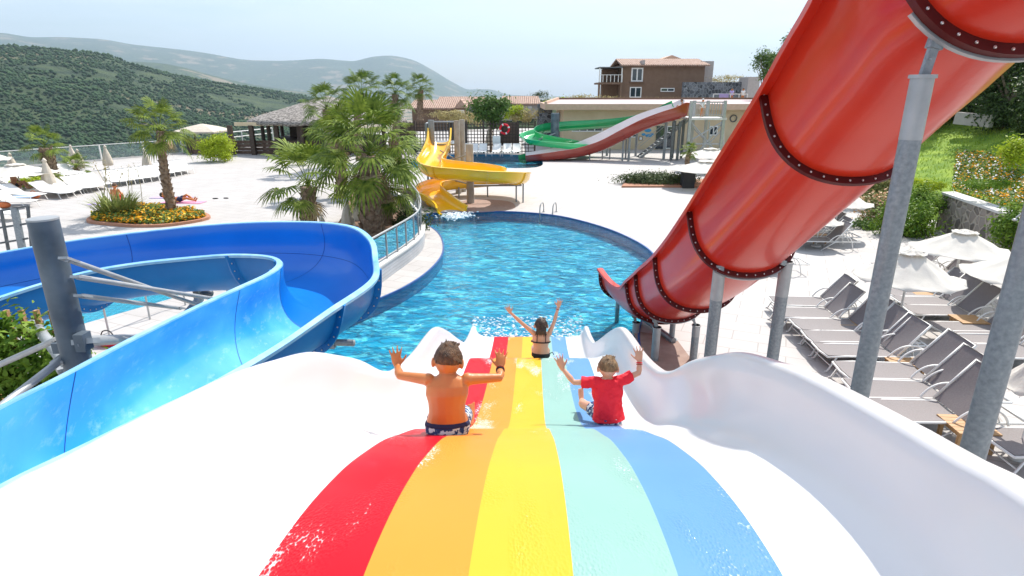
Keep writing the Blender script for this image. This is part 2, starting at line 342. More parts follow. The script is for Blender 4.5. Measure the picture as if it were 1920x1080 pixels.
def stone(name, c1, c2, mort, scale, thr=.06):
    m = mat(name, c1, .85, c2=c2, scale=scale*.9, detail=3); bs = m.node_tree.nodes['Principled BSDF']
    t = N(m, 'ShaderNodeTexCoord'); vo = N(m, 'ShaderNodeTexVoronoi', feature='DISTANCE_TO_EDGE'); vo.inputs['Scale'].default_value = scale; lk(m, t.outputs['Object'], vo.inputs['Vector'])
    v2 = N(m, 'ShaderNodeTexVoronoi'); v2.inputs['Scale'].default_value = scale; lk(m, t.outputs['Object'], v2.inputs['Vector'])
    r0 = N(m, 'ShaderNodeMix', data_type='RGBA'); r0.inputs[6].default_value = (*c1, 1); r0.inputs[7].default_value = (*c2, 1)
    sp = N(m, 'ShaderNodeSeparateColor'); lk(m, v2.outputs['Color'], sp.inputs[0]); lk(m, sp.outputs[0], r0.inputs[0])
    r = N(m, 'ShaderNodeMapRange'); r.inputs[1].default_value = thr*.5; r.inputs[2].default_value = thr*1.4; lk(m, vo.outputs['Distance'], r.inputs[0])
    x = N(m, 'ShaderNodeMix', data_type='RGBA'); x.inputs[6].default_value = (*mort, 1); lk(m, r.outputs[0], x.inputs[0]); lk(m, r0.outputs[2], x.inputs[7]); lk(m, x.outputs[2], bs.inputs['Base Color'])
    bp = N(m, 'ShaderNodeBump'); bp.inputs['Strength'].default_value = .8; bp.inputs['Distance'].default_value = .05; lk(m, r.outputs[0], bp.inputs['Height']); lk(m, bp.outputs[0], bs.inputs['Normal'])
stone('rubble_stone', (.11, .095, .08), (.34, .29, .25), (.42, .36, .30), 3.0, .09)
stone('slate_stone', (.045, .05, .06), (.20, .22, .25), (.30, .32, .34), 2.6, .05)
# skin and cloth
def skin(name, c, c2):
    m = mat(name, c, .42, c2=c2, scale=6); b = m.node_tree.nodes['Principled BSDF']
    b.inputs['Subsurface Weight'].default_value = .12; b.inputs['Subsurface Radius'].default_value = (.02, .008, .004); b.inputs['Subsurface Scale'].default_value = .6
skin('skin_tan', (.52, .17, .045), (.56, .215, .065)); skin('skin_fair', (.60, .33, .21), (.66, .38, .25)); skin('skin_brown', (.33, .15, .075), (.4, .19, .1))
mat('hair_brown', (.05, .022, .009), .5, c2=(.17, .085, .035), scale=22, detail=8, bump=.9, bscale=90, stretch=(2.2, 2.2, .6))
mat('hair_blond', (.15, .085, .035), .5, c2=(.36, .23, .11), scale=22, detail=8, bump=.9, bscale=90, stretch=(2.2, 2.2, .6))
mat('hair_dark', (.02, .012, .008), .5, c2=(.07, .04, .02), scale=20, bump=.6, bscale=60)
mat('cloth_red', (.78, .008, .025), .75, c2=(.84, .014, .035), scale=9, bump=.7, bscale=16)
mat('cloth_navy', (.008, .012, .06), .8)
mat('cloth_black', (.008, .010, .014), .7)
mat('shorts_print', (.55, .66, .72), .8, c2=(.01, .045, .16), scale=42, detail=2, lo=.47, hi=.53, bump=.5, bscale=30)
mat('cloth_white', (.8, .79, .77), .8); mat('cloth_pink', (.75, .30, .45), .8); mat('cloth_lilac', (.45, .36, .66), .8); mat('mat_green', (.10, .55, .40), .8)
mat('cloth_blue', (.42, .55, .72), .8); mat('cloth_orange', (.6, .16, .05), .8)

def glassm(name, tint, g=.1):
    m = bpy.data.materials.new(name); m.use_nodes = True; m.node_tree.nodes.clear(); M[name] = m
    o = N(m, 'ShaderNodeOutputMaterial'); tr = N(m, 'ShaderNodeBsdfTransparent'); tr.inputs[0].default_value = (*tint, 1)
    gl = N(m, 'ShaderNodeBsdfGlossy'); gl.inputs['Roughness'].default_value = .03; fr = N(m, 'ShaderNodeLayerWeight'); fr.inputs[0].default_value = .25
    df = N(m, 'ShaderNodeBsdfDiffuse'); df.inputs[0].default_value = (.55, .66, .66, 1); m1 = N(m, 'ShaderNodeMixShader'); m1.inputs[0].default_value = g
    mx = N(m, 'ShaderNodeMixShader'); lk(m, tr.outputs[0], m1.inputs[1]); lk(m, df.outputs[0], m1.inputs[2])
    lk(m, fr.outputs['Fresnel'], mx.inputs[0]); lk(m, m1.outputs[0], mx.inputs[1]); lk(m, gl.outputs[0], mx.inputs[2]); lk(m, mx.outputs[0], o.inputs['Surface'])
glassm('fence_glass', (.66, .80, .80), .10)
glassm('fence_glass_far', (.80, .88, .86), .16)

# ------------------------------------------------------------------ setting: deck, pools
def loop(P, n=8): # closed catmull-rom through 2-D points
    k = len(P); out = []
    for i in range(k):
        p0, p1, p2, p3 = (V((*P[(i+j-1) % k], 0)) for j in range(4))
        for a in range(n):
            t = a/n; q = .5*((2*p1)+(p2-p0)*t+(2*p0-5*p1+4*p2-p3)*t*t+(3*p1-p0-3*p2+p3)*t**3); out.append((q.x, q.y))
    return out
POOL = [(-3.9, 24.2), (-3.0, 24.55), (-1.99, 24.75), (0, 24.85), (1.93, 23.9), (3.36, 21.83), (4.13, 19.71), (4.37, 17.94), (4.15, 16.1), (3.3, 13.5), (2.67, 11.6), (2.45, 10.2), (2.3, 8.6),
        (0, 8.2), (-2.6, 8.2), (-4.6, 8.6), (-4.75, 10.2), (-4.3, 11.7), (-3.38, 13.37), (-2.72, 14.7), (-2.3, 16.3), (-2.18, 18.2), (-2.55, 20.5), (-3.3, 22.3), (-4.3, 23.5)]
pool = loop(POOL, 5)
SP = [(-6.4, 48.6), (1.5, 48.9), (2.2, 45), (1.6, 40.6), (-2, 40.2), (-6.6, 40.4)]; spool = loop(SP, 5)
KP = [(-8.15, 13.75), (-8.6, 17.5), (-15, 17.5), (-15, 8.9), (-9.45, 11.55)]
DECK = [(60, -12), (60, 90), (5, 90), (-24, 75), (-23, 60), (-26.9, 50.15), (-33.2, 39.3), (-45, 19), (-60, -6), (-60, -12)]
def sheet(polys, z):
    P = [[V((p[0], p[1], 0)) for p in q] for q in polys]; fl = [p for q in P for p in q]
    mb = MB(); tr = tessellate_polygon(P); ff = []
    for t in tr:
        a, b, c = (fl[i] for i in t); ff.append(t if (b-a).cross(c-a).z > 0 else (t[0], t[2], t[1]))
    mb.add([V((p.x, p.y, z)) for p in fl], ff); return mb
dk = sheet([DECK, pool, spool, KP], 0)
tag(dk.build('pool_deck', 'deck_stone', smooth=False), kind='structure')
def basin(name, P, depth, mt):
    mb = sheet([P], -depth); n = len(P); k = len(mb.v)
    mb.add([V((p[0], p[1], -depth)) for p in P]+[V((p[0], p[1], -.002)) for p in P], [])
    a = sum(P[i][0]*P[(i+1) % n][1]-P[(i+1) % n][0]*P[i][1] for i in range(n)); s = 1 if a < 0 else -1
    for i in range(n):
        j = (i+1) % n; q = (k+i, k+j, k+n+j, k+n+i); mb.f.append(q if s > 0 else q[::-1]); mb.m.append(1)
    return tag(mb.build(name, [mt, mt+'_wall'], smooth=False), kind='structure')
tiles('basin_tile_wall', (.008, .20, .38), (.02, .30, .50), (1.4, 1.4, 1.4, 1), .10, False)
tiles('wading_tile_wall', (.05, .40, .58), (.08, .5, .66), (1.6, 1.4, 1.3, 1), .15, False)
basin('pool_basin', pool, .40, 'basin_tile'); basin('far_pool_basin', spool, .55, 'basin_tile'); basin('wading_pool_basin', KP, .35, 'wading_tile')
def wsheet(name, P, z, mt): return tag(sheet([P], z).build(name, mt, smooth=False), kind='structure')
wsheet('pool_water_surface', pool, -.04, 'pool_water'); wsheet('far_pool_water_surface', spool, -.08, 'pool_water'); wsheet('wading_pool_water_surface', KP, -.06, 'wading_water')
# blue tile line round the pool rim
mat('rim_tile', (.02, .07, .25), .3, c2=(.04, .12, .35), scale=9)
def ringstrip(P, w, z0, z1, close=True, out=True):
    n = len(P); mb = MB(); O = []
    cx = sum(p[0] for p in P)/n; 
    for i in range(n):
        a = V((*P[i-1], 0)) if (close or i > 0) else V((*P[i], 0)); b = V((*P[(i+1) % n], 0)) if (close or i < n-1) else V((*P[i], 0))
        t = (b-a).normalized(); nn = V((t.y, -t.x, 0)); O.append(nn)
    s = 1 if sum(P[i][0]*P[(i+1) % n][1]-P[(i+1) % n][0]*P[i][1] for i in range(n)) > 0 else -1
    if not out: s = -s
    rings = []
    for p, o in zip(P, O):
        p = V((*p, 0)); q = p+o*w*s; rings.append([V((p.x, p.y, z0)), V((q.x, q.y, z0)), V((q.x, q.y, z1)), V((p.x, p.y, z1))])
    if close: rings.append(rings[0])
    return mb.loft(rings, 0, not close)
tag(ringstrip(pool, .045, -.04, .012, out=False).build('pool_rim', 'rim_tile', smooth=False), kind='structure')

# ------------------------------------------------------------------ terrain: valley, green hill, blue ridges, sea
def prof(pts): return [elev(*p) for p in pts]
G1 = prof([(-700, 62), (-300, 70), (0, 93), (60, 102), (120, 110), (200, 122), (260, 140), (330, 152), (400, 160), (470, 168), (530, 176), (580, 184), (640, 215), (720, 250), (900, 300), (1100, 300)])
G2 = prof([(-700, 50), (-300, 70), (0, 98), (120, 108), (200, 118), (250, 116), (300, 119), (340, 126), (400, 142), (460, 156), (520, 166), (600, 176), (700, 184), (900, 190)])
G3 = prof([(-700, 20), (-300, 48), (0, 62), (60, 70), (120, 70), (180, 73), (250, 84), (330, 93), (400, 103), (470, 113), (540, 115), (600, 112), (660, 116), (700, 108), (730, 105), (770, 112), (810, 131), (850, 155), (880, 168), (915, 168), (960, 178), (1100, 182)])
def sm(a, b, x):
    t = max(0, min(1, (x-a)/(b-a))); return t*t*(3-2*t)
def tz(az, r):
    x, y = r*math.sin(az), r*math.cos(az)
    # distance outside of the deck's left edge
    s = -((x+26.9)*(.866)+(y-50.15)*(.5)) if y < 55 else -(x+24)
    drop = max(0, min(62, s*.42)) if s > 0 else 0
    z = -1.9-drop if y > 8 else -.6-drop-1.3
    if y > 75:
        k = sm(75, 105, y)*sm(-22, 0, x); z = z*(1-k)+(3.3-.3*math.sin(x*.2))*k
        k2 = sm(170, 800, r)*(1 if x > -30 else sm(60, 30, -x)); z = z*(1-k2)+(-120)*k2
        if x < -22: z = min(z, -1.9-(y-75)*.4*sm(-22, -30, x)); z = max(z, -62)
    z1 = H+interp(G1, az)*1500; n = noise.noise(V((x*.0023, y*.0023, 1)))*26+noise.noise(V((x*.008, y*.008, 5)))*9+noise.noise(V((x*.03, y*.03, 7)))*2.5
    k = sm(420, 1500, r)
    if r > 300:
        zz = -62+(z1+62)*k**.85+n*sm(420, 800, r)*(1-.75*sm(1200, 1500, r)); 
        if r > 1500: zz = z1+(-90-z1)*sm(1500, 2400, r)
        z = z+(zz-z)*sm(300, 480, r)
    if r > 2300:
        z2 = H+interp(G2, az)*4200; k = sm(2300, 4200, r); n = (noise.noise(V((x*.0012, y*.0012, 3)))*70+noise.noise(V((x*.004, y*.004, 9)))*22)*(1-sm(3500, 4200, r))*k
        zz = -100+(z2+100)*k+n
        if r > 4200: zz = z2+(-120-z2)*sm(4200, 5600, r)
        z = z+(zz-z)*sm(2300, 2400, r)
    if r > 5400:
        z3 = H+interp(G3, az)*9000; k = sm(5400, 9000, r); n = (noise.noise(V((x*.0006, y*.0006, 3)))*150+noise.noise(V((x*.002, y*.002, 9)))*50)*(1-sm(8000, 9000, r))*k
        zz = -130+(z3+130)*k+n
        if r > 9000: zz = z3+(-200-z3)*sm(9000, 12000, r)
        z = z+(zz-z)*sm(5400, 5600, r)
    return z
NA, NR = 420, 300
a0, a1 = R_(-68), R_(55); mb = MB(); rs = []
for j in range(NR):
    q = j/(NR-1); rs.append(14*(12500/14)**q)
vs_ = []
for r in rs:
    for i in range(NA+1):
        az = a0+(a1-a0)*i/NA; vs_.append((r*math.sin(az), r*math.cos(az), tz(az, r)))
fs_ = [(j*(NA+1)+i, j*(NA+1)+i+1, (j+1)*(NA+1)+i+1, (j+1)*(NA+1)+i) for j in range(NR-1) for i in range(NA)]
fs_ = [f[::-1] for f in fs_]
mb.add([V(v) for v in vs_], fs_)
m = mat('hill_scrub', (.018, .045, .017), .95, c2=(.065, .10, .034), scale=.03, detail=10, lo=.38, hi=.62)
bs = m.node_tree.nodes['Principled BSDF']; src = bs.inputs['Base Color'].links[0].from_socket; t = N(m, 'ShaderNodeTexCoord')
n = N(m, 'ShaderNodeTexNoise'); n.inputs['Scale'].default_value = .0042; n.inputs['Detail'].default_value = 9; n.inputs['Roughness'].default_value = .62; lk(m, t.outputs['Object'], n.inputs['Vector'])
r = N(m, 'ShaderNodeMapRange'); r.inputs[1].default_value = .565; r.inputs[2].default_value = .60; lk(m, n.outputs['Fac'], r.inputs[0])
x = N(m, 'ShaderNodeMix', data_type='RGBA'); x.inputs[7].default_value = (.22, .18, .11, 1); lk(m, r.outputs[0], x.inputs[0]); lk(m, src, x.inputs[6])
# terraces, orchards in the valley: dry soil dotted with tree crowns
sx = N(m, 'ShaderNodeSeparateXYZ'); lk(m, t.outputs['Object'], sx.inputs[0])
rz_ = N(m, 'ShaderNodeMapRange'); rz_.inputs[1].default_value = -56; rz_.inputs[2].default_value = -36; rz_.inputs[3].default_value = 1; rz_.inputs[4].default_value = 0; lk(m, sx.outputs[2], rz_.inputs[0])
vo = N(m, 'ShaderNodeTexVoronoi'); vo.inputs['Scale'].default_value = .11; lk(m, t.outputs['Object'], vo.inputs['Vector'])
rv = N(m, 'ShaderNodeMapRange'); rv.inputs[1].default_value = .36; rv.inputs[2].default_value = .5; lk(m, vo.outputs['Distance'], rv.inputs[0])
n3 = N(m, 'ShaderNodeTexNoise'); n3.inputs['Scale'].default_value = .012; n3.inputs['Detail'].default_value = 4; lk(m, t.outputs['Object'], n3.inputs['Vector'])
r3 = N(m, 'ShaderNodeMapRange'); r3.inputs[1].default_value = .42; r3.inputs[2].default_value = .5; lk(m, n3.outputs['Fac'], r3.inputs[0])
mu = N(m, 'ShaderNodeMath', operation='MULTIPLY'); lk(m, rz_.outputs[0], mu.inputs[0]); lk(m, rv.outputs[0], mu.inputs[1])
mu2 = N(m, 'ShaderNodeMath', operation='MULTIPLY'); lk(m, mu.outputs[0], mu2.inputs[0]); lk(m, r3.outputs[0], mu2.inputs[1])
x2 = N(m, 'ShaderNodeMix', data_type='RGBA'); x2.inputs[7].default_value = (.40, .30, .20, 1); lk(m, mu2.outputs[0], x2.inputs[0]); lk(m, x.outputs[2], x2.inputs[6]); lk(m, x2.outputs[2], bs.inputs['Base Color'])
bp = N(m, 'ShaderNodeBump'); bp.inputs['Strength'].default_value = 1; bp.inputs['Distance'].default_value = 9
n2 = N(m, 'ShaderNodeTexNoise'); n2.inputs['Scale'].default_value = .06; n2.inputs['Detail'].default_value = 8; n2.inputs['Roughness'].default_value = .7; lk(m, t.outputs['Object'], n2.inputs['Vector'])
lk(m, n2.outputs['Fac'], bp.inputs['Height']); lk(m, bp.outputs[0], bs.inputs['Normal'])
tag(mb.build('hills_terrain', 'hill_scrub', ang=None), kind='structure')
mat('sea', (.06, .12, .17), .25, c2=(.09, .16, .22), scale=.01)
mb = MB(); mb.add([V((-14300, -1500, -122)), V((14300, -1500, -122)), V((14300, 14300, -122)), V((-14300, 14300, -122))], [(0, 1, 2, 3)])
tag(mb.build('sea_water', 'sea', smooth=False), kind='structure')
# scrub and pines on the near hillside: nobody could count them
random.seed(5); mb = MB()
ico = [(0, 0, 1), (.89, 0, .45), (.28, .85, .45), (-.72, .53, .45), (-.72, -.53, .45), (.28, -.85, .45), (0, 0, -.3)]
icf = [(0, 1, 2), (0, 2, 3), (0, 3, 4), (0, 4, 5), (0, 5, 1), (6, 2, 1), (6, 3, 2), (6, 4, 3), (6, 5, 4), (6, 1, 5)]
for k in range(46000):
    az = R_(random.uniform(-50, -14)); r = 330*(1560/330)**random.random(); x, y = r*math.sin(az), r*math.cos(az)
    if noise.noise(V((x*.006, y*.006, 11)))+.5*noise.noise(V((x*.02, y*.02, 2))) < -.42+.5*noise.noise(V((x*.0025, y*.0025, 6))): continue
    z = tz(az, r); s = (.8+2.2*random.random()**2)*(1.0 if r > 600 else .8)*(.7+r/1900)
    a = random.random()*6; ca, sa = math.cos(a)*s, math.sin(a)*s; h = s*random.uniform(.8, 1.5)
    mb.add([V((x+p[0]*ca-p[1]*sa, y+p[0]*sa+p[1]*ca, z+p[2]*h)) for p in ico], icf)
mat('scrub_leaf', (.011, .040, .014), .95, c2=(.045, .098, .028), scale=.05, detail=6, lo=.3, hi=.7)
tag(mb.build('hillside_scrub', 'scrub_leaf', ang=None), 'dark green scrub and pines covering the near hillside beyond the terrace', 'scrub', kind='stuff')
# haze over the valley
m = bpy.data.materials.new('haze_air'); m.use_nodes = True; m.node_tree.nodes.clear(); M['haze_air'] = m
o = N(m, 'ShaderNodeOutputMaterial'); pv = N(m, 'ShaderNodeVolumePrincipled'); pv.inputs['Color'].default_value = (.64, .82, 1, 1); pv.inputs['Density'].default_value = .0001; pv.inputs['Anisotropy'].default_value = .2
lk(m, pv.outputs[0], o.inputs['Volume'])
mb = MB(); mb.boxb((-14500, -1600, -700), (14500, 14500, 980)); hz = tag(mb.build('haze', 'haze_air', smooth=False), 'pale blue summer haze over the valley and sea', 'haze', kind='stuff')

# ------------------------------------------------------------------ foliage
def leaves(mb, c, r, n, size, seed=0, K=14, shell=.55, up=.3, mi=0, thin=.45, flat=0):
    rd = random.Random(seed); c = V(c); cl = []
    for k in range(K):
        while True:
            d = V((rd.uniform(-1, 1), rd.uniform(-1, 1), rd.uniform(-1, 1)))
            if .05 < d.length <= 1: break
        d.normalize(); cl.append((d*rd.uniform(shell, 1)*.8, rd.uniform(.22, .42)))
    for i in range(n):
        q, s = cl[rd.randrange(K)]; p = q+V((rd.gauss(0, 1), rd.gauss(0, 1), rd.gauss(0, 1)))*s*.55
        if p.z < -1: p.z = -1+rd.random()*.1
        pos = c+V((p.x*r[0], p.y*r[1], p.z*r[2]))
        d = (p.normalized()*.8+V((rd.uniform(-1, 1), rd.uniform(-1, 1), rd.uniform(-.6, 1)+up))).normalized()
        e = d.cross(V((rd.uniform(-1, 1), rd.uniform(-1, 1), rd.uniform(-1, 1)))).normalized(); g = d.cross(e)
        L = size*rd.uniform(.6, 1.3); w = L*thin
        mb.add([pos, pos+e*w*.5+g*L*.5+d*L*.12, pos+g*L, pos-e*w*.5+g*L*.5+d*L*.12], [(0, 1, 2, 3)], mi)
def blades(mb, c, R, n, h, seed=0, mi=0, w=.05, spread=.8, z=0):
    rd = random.Random(seed); c = V(c)
    for i in range(n):
        a = rd.random()*2*math.pi; q = math.sqrt(rd.random())*R; b = c+V((math.cos(a)*q, math.sin(a)*q, z)); a2 = a+rd.uniform(-.6, .6)
        L = h*rd.uniform(.6, 1.15); s = rd.uniform(.1, spread); d = V((math.cos(a2)*s, math.sin(a2)*s, 1)).normalized(); sd_ = V((-math.sin(a2), math.cos(a2), 0))*w*.5
        m1 = b+d*L*.55; t = b+d*L*.85+V((math.cos(a2), math.sin(a2), -.15))*L*.25*s
        mb.add([b-sd_, b+sd_, m1+sd_*.8, m1-sd_*.8, t], [(0, 1, 2, 3), (3, 2, 4)], mi)
def fan(mb, base, d, pl, fr, rd, mi=0, nseg=20, droop=.4, pr_=.012):
    d = d.normalized(); side = d.cross(V((0, 0, 1)))
    if side.length < .1: side = V((1, 0, 0))
    side.normalize(); nrm = side.cross(d).normalized()
    tip = base+d*pl+V((0, 0, -1))*pl*.12
    mb.tube([base, base+d*pl*.5+V((0, 0, .02)), tip], [pr_*1.5, pr_, pr_*.8], 4, mi, False)
    d2 = (d+V((0, 0, -.35))).normalized(); nrm = side.cross(d2).normalized(); roll = rd.uniform(-.35, .35)
    q = Matrix.Rotation(roll, 3, d2); side2 = q @ side; nrm = q @ nrm
    for i in range(nseg):
        u = (i+.5)/nseg*2-1; a = u*R_(112); L = fr*(1-.28*abs(u)**2)*rd.uniform(.9, 1.08)
        dr = (d2*math.cos(a)+side2*math.sin(a)).normalized()
        wv_ = nrm*(.03*fr*(1 if i % 2 else -1)); sdv = dr.cross(nrm).normalized()*L*.045
        p1 = tip+dr*L*.38+wv_*.5+nrm*L*.05; p2 = tip+dr*L*.72+wv_*.2-V((0, 0, 1))*L*.10*droop; p3 = tip+dr*L*.93-V((0, 0, 1))*L*(.20+.25*rd.random())*droop
        mb.add([tip, p1-sdv, p1+sdv, p2-sdv*.85, p2+sdv*.85, p3], [(0, 1, 2), (1, 3, 4, 2), (3, 5, 4)], mi)
def palm(name, base, top, crown, label, group=None, r0=.16, r1=.11, nf=26, seed=1, leaf='palm_leaf', dead=5, rough_trunk=True, fr=None, elv=(-35, 75), face=None):
    """fan palm: ringed trunk with old leaf bases, round crown of folded fans; crown = frond reach in metres"""
    rd = random.Random(seed); base, top = V(base), V(top); t = thing(name, label, 'palm tree', base, group)
    mb = MB(); n = 14; pts = []; rr = []
    bend = V((rd.uniform(-.05, .05), rd.uniform(-.05, .05), 0))*(top-base).length
    for i in range(n+1):
        q = i/n; pts.append(base.lerp(top, q)+bend*math.sin(q*math.pi)); rr.append((r0+(r1-r0)*q)*(1.25 if i == 0 else 1))
    mb.tube(pts, rr, 12)
    if rough_trunk:      # boots: stubs of cut fronds spiralling up
        L = (top-base).length; nb = int(L/.045)
        for k in range(nb):
            q = .03+.97*k/nb; p = base.lerp(top, q)+bend*math.sin(q*math.pi); a = k*2.4; r = r0+(r1-r0)*q
            o = V((math.cos(a), math.sin(a), 0)); sd_ = V((-math.sin(a), math.cos(a), 0))
            s = r*.55; b = p+o*r*.9; e = p+o*(r*1.32)+V((0, 0, s*1.1))
            mb.add([b-sd_*s-V((0, 0, s*.5)), b+sd_*s-V((0, 0, s*.5)), e+sd_*s*.35, e-sd_*s*.35, b+V((0, 0, s*1.0))], [(0, 1, 2, 3), (3, 2, 4), (0, 3, 4), (2, 1, 4)])
    mb.build('trunk', 'bark_palm', t)
    mb = MB(); fr = fr or crown*.42
    for k in range(nf):
        q = (k+.5)/nf; el = R_(elv[0]+(elv[1]-elv[0])*q**.9+rd.uniform(-8, 8)); a = k*2.39996+rd.uniform(-.2, .2)
        d = V((math.cos(a)*math.cos(el), math.sin(a)*math.cos(el), math.sin(el)))
        fan(mb, top+V((0, 0, .02+.15*q*r1*4)), d, crown*.62*rd.uniform(.75, 1.12), fr*rd.uniform(.85, 1.1), rd, 0, droop=.5+.7*(1-q))
    for k in range(dead):
        a = rd.random()*6.28; el = R_(rd.uniform(-75, -45)); d = V((math.cos(a)*math.cos(el), math.sin(a)*math.cos(el), math.sin(el)))
        fan(mb, top-V((0, 0, .03)), d, crown*.3, fr*.7, rd, 1, 14, 1)
    mb.build('crown', [leaf, 'palm_dry'], t, ang=None)
    return t
def bush(name, c, r, label, leaf='green_leaf', n=1800, size=.16, seed=3, K=16, group=None, cat='bush', flowers=None, nf=0, up=.3):
    mb = MB(); leaves(mb, c, r, n, size, seed, K, up=up); ml = [leaf]
    if flowers: leaves(mb, V(c)+V((0, 0, r[2]*.12)), [q*1.04 for q in r], nf, size*.7, seed+9, K, .8, mi=1, thin=.9); ml.append(flowers)
    o = mb.build(name, ml, ang=None); return tag(o, label, cat, group)
def tree(name, base, h, r, label, leaf='green_leaf', n=3500, size=.25, seed=4, group=None, crown_c=None, K=22, tr=.12):
    base = V(base); t = thing(name, label, 'tree', base, group); rd = random.Random(seed); cc = V(crown_c) if crown_c else base+V((0, 0, h-r[2]))
    mb = MB(); top = V((cc.x, cc.y, cc.z-r[2]*.2)); mid = base.lerp(top, .5)+V((rd.uniform(-.1, .1), rd.uniform(-.1, .1), 0))
    mb.tube([base, mid, top], [tr, tr*.75, tr*.5], 9)
    for k in range(7):
        a = k*.9+rd.random(); s = base.lerp(top, .45+.08*k); e = cc+V((math.cos(a)*r[0]*.65, math.sin(a)*r[1]*.65, rd.uniform(-.3, .6)*r[2])); mb.tube([s, s.lerp(e, .5)+V((0, 0, .1*r[2])), e], [tr*.4, tr*.28, tr*.1], 6)
    mb.build('trunk', 'bark', t)
    mb = MB(); leaves(mb, cc, r, n, size, seed, K); mb.build('crown', leaf, t, ang=None)
    return t

# ------------------------------------------------------------------ flume builder
def section(L, R, depth, up, n=22, p=.55, q=.8, th=.018, lip=.07, lipd=.03):
    """ring of one U-shaped cross-section from rim L round the floor to rim R and back along the outside"""
    mid = (L+R)/2; hw = (R-L)/2; lat = hw.normalized(); inn = []; 
    for i in range(n+1):
        a = math.pi*i/n; ca, sa = math.cos(a), math.sin(a)
        inn.append(mid-hw*(math.copysign(abs(ca)**q, ca))-up*depth*max(0, sa)**p)
    out = []
    for i in range(n+1):
        a = inn[max(i-1, 0)]; b = inn[min(i+1, n)]; t = (b-a).normalized(); nn = (up*-1)*lat.dot(t)+lat*up.dot(t)
        out.append(inn[i]+nn.normalized()*th)
    l0 = [L-lat*lip-up*lipd, L-lat*lip+up*.004, L-lat*.012+up*.012]; r0 = [R+lat*.012+up*.012, R+lat*lip+up*.004, R+lat*lip-up*lipd]
    return l0+inn+r0+[r0[2]-lat*.012]+[r0[1]-lat*.012-up*.018]+out[::-1]+[l0[1]+lat*.012-up*.018]+[l0[0]+lat*.012], inn, out
def flume(parent, name, Ls, Rs, D, mats, per=8, joints=(), jmat=None, jw=.06, p=.55, q=.8, lip=.07, bolts=True, faces=None, n=22, th=.018, lipd=.03, jt=.022, seams=(), seamm='seam_dark', lseam=None):
    """Ls, Rs: rim control points; D: depth at each. joints: fractional station indices that carry a bolted flange"""
    L = cr_spline(Ls, per); R = cr_spline(Rs, per); k = len(L); Dp = [V((d, 0, 0)) for d in D]; D = [d.x for d in cr_spline(Dp, per)]
    T = []; U = []
    for i in range(k):
        a = (L[max(i-1, 0)]+R[max(i-1, 0)])/2; b = (L[min(i+1, k-1)]+R[min(i+1, k-1)])/2; t = (b-a).normalized(); lat = (R[i]-L[i]).normalized()
        up = lat.cross(t).normalized(); U.append(up if up.z > 0 else -up); T.append(t)
    mb = MB(); rings = []; INN = []; OUT = []
    for i in range(k):
        ring, inn, out = section(L[i], R[i], D[i], U[i], n, p, q, th, lip, lipd); rings.append(ring); INN.append(inn); OUT.append(out)
    flip = (R[0]-L[0]).cross(T[0]).z > 0
    if not flip: rings = [r[::-1] for r in rings]
    mb.loft(rings)
    if faces: faces(mb, rings, k)
    o = mb.build(name, mats, parent, ang=50)
    for j in joints:
        i = int(round(j*per)); i = min(max(i, 0), k-1); t = T[i]; out = OUT[i]; up = U[i]; lat = (R[i]-L[i]).normalized()
        fb = MB(); rg = []; nn = []
        for a in range(len(out)):
            tt = (out[min(a+1, len(out)-1)]-out[max(a-1, 0)]).normalized(); v = ((up*-1)*lat.dot(tt)+lat*up.dot(tt)).normalized(); nn.append(v)
            rg.append([out[a]-t*jt-v*.004, out[a]-t*jt+v*jw, out[a]+t*jt+v*jw, out[a]+t*jt-v*.004])
        fb.loft(rg)
        if bolts:
            bb = fb; acc = 0; step = .105; last = None
            for a in range(1, len(out)):
                seg = (out[a]-out[a-1]).length
                while acc <= seg:
                    w = acc/seg; pt = out[a-1].lerp(out[a], w)+nn[a-1].lerp(nn[a], w)*jw*.55
                    for s in (-1, 1): bb.ell(pt+t*s*(jt+.004), (.010, .010, .010), 6, 4, mi=1)
                    acc += step
                acc -= seg
        fb.build('joint_flange', [jmat or mats, 'bolt'], o, ang=30)
    for j in seams:
        i = int(round(j*per)); sb = MB(); inn = INN[i]; t = T[i]
        cc = (L[i]+R[i])/2; sb.loft([[p+(cc-p).normalized()*.0025-t*.004, p+(cc-p).normalized()*.0025+t*.004] for p in inn], caps=False, closed=False); sb.build('joint_seam', seamm, o, ang=None)
    if lseam:
        a, b, c = lseam; sb = MB(); sb.loft([[INN[i][c]+((L[i]+R[i])/2-INN[i][c]).normalized()*.003+U[i]*.003, INN[i][c]+((L[i]+R[i])/2-INN[i][c]).normalized()*.003-U[i]*.003] for i in range(int(a*per), int(b*per))], caps=False, closed=False); sb.build('long_seam', seamm, o, ang=None)
    return o, L, R, OUT, T, U

# ------------------------------------------------------------------ white rainbow slide
PROF = [(-1.6, 1.15), (0, 1.19), (.8, 1.205), (1.284, 1.225), (1.54, 1.26), (1.955, 1.37), (2.34, 1.52), (2.6, 1.635), (2.85, 1.765), (3.3, 2.0), (3.87, 2.335), (4.4, 2.56), (5.36, 2.79), (6.0, 2.885), (6.4, 2.96), (6.8, 3.12), (7.3, 3.36), (8.0, 3.72), (8.6, 4.02), (9.3, 4.32), (9.9, 4.455), (10.5, 4.53), (11.0, 4.56)]
def zf(y): return H-interp(PROF, y)
def xc(y): return -.02+.034*y
slide = thing('rainbow_slide', 'wide white wave slide with five rainbow coloured bands running down to the pool', 'water slide', (0, 4, 0))
ys = [-1.4+i*.085 for i in range(int(12.35/.085)+1)]
BW = .28; xs_in = []
WH = [(-1.5, .43), (.6, .42), (1.1, .40), (1.3, .365), (1.6, .35), (1.9, .365), (2.2, .39), (2.8, .435), (3.4, .43), (4.1, .405), (5.4, .385), (7.2, .36), (8.8, .33), (10, .27), (11, .21)]
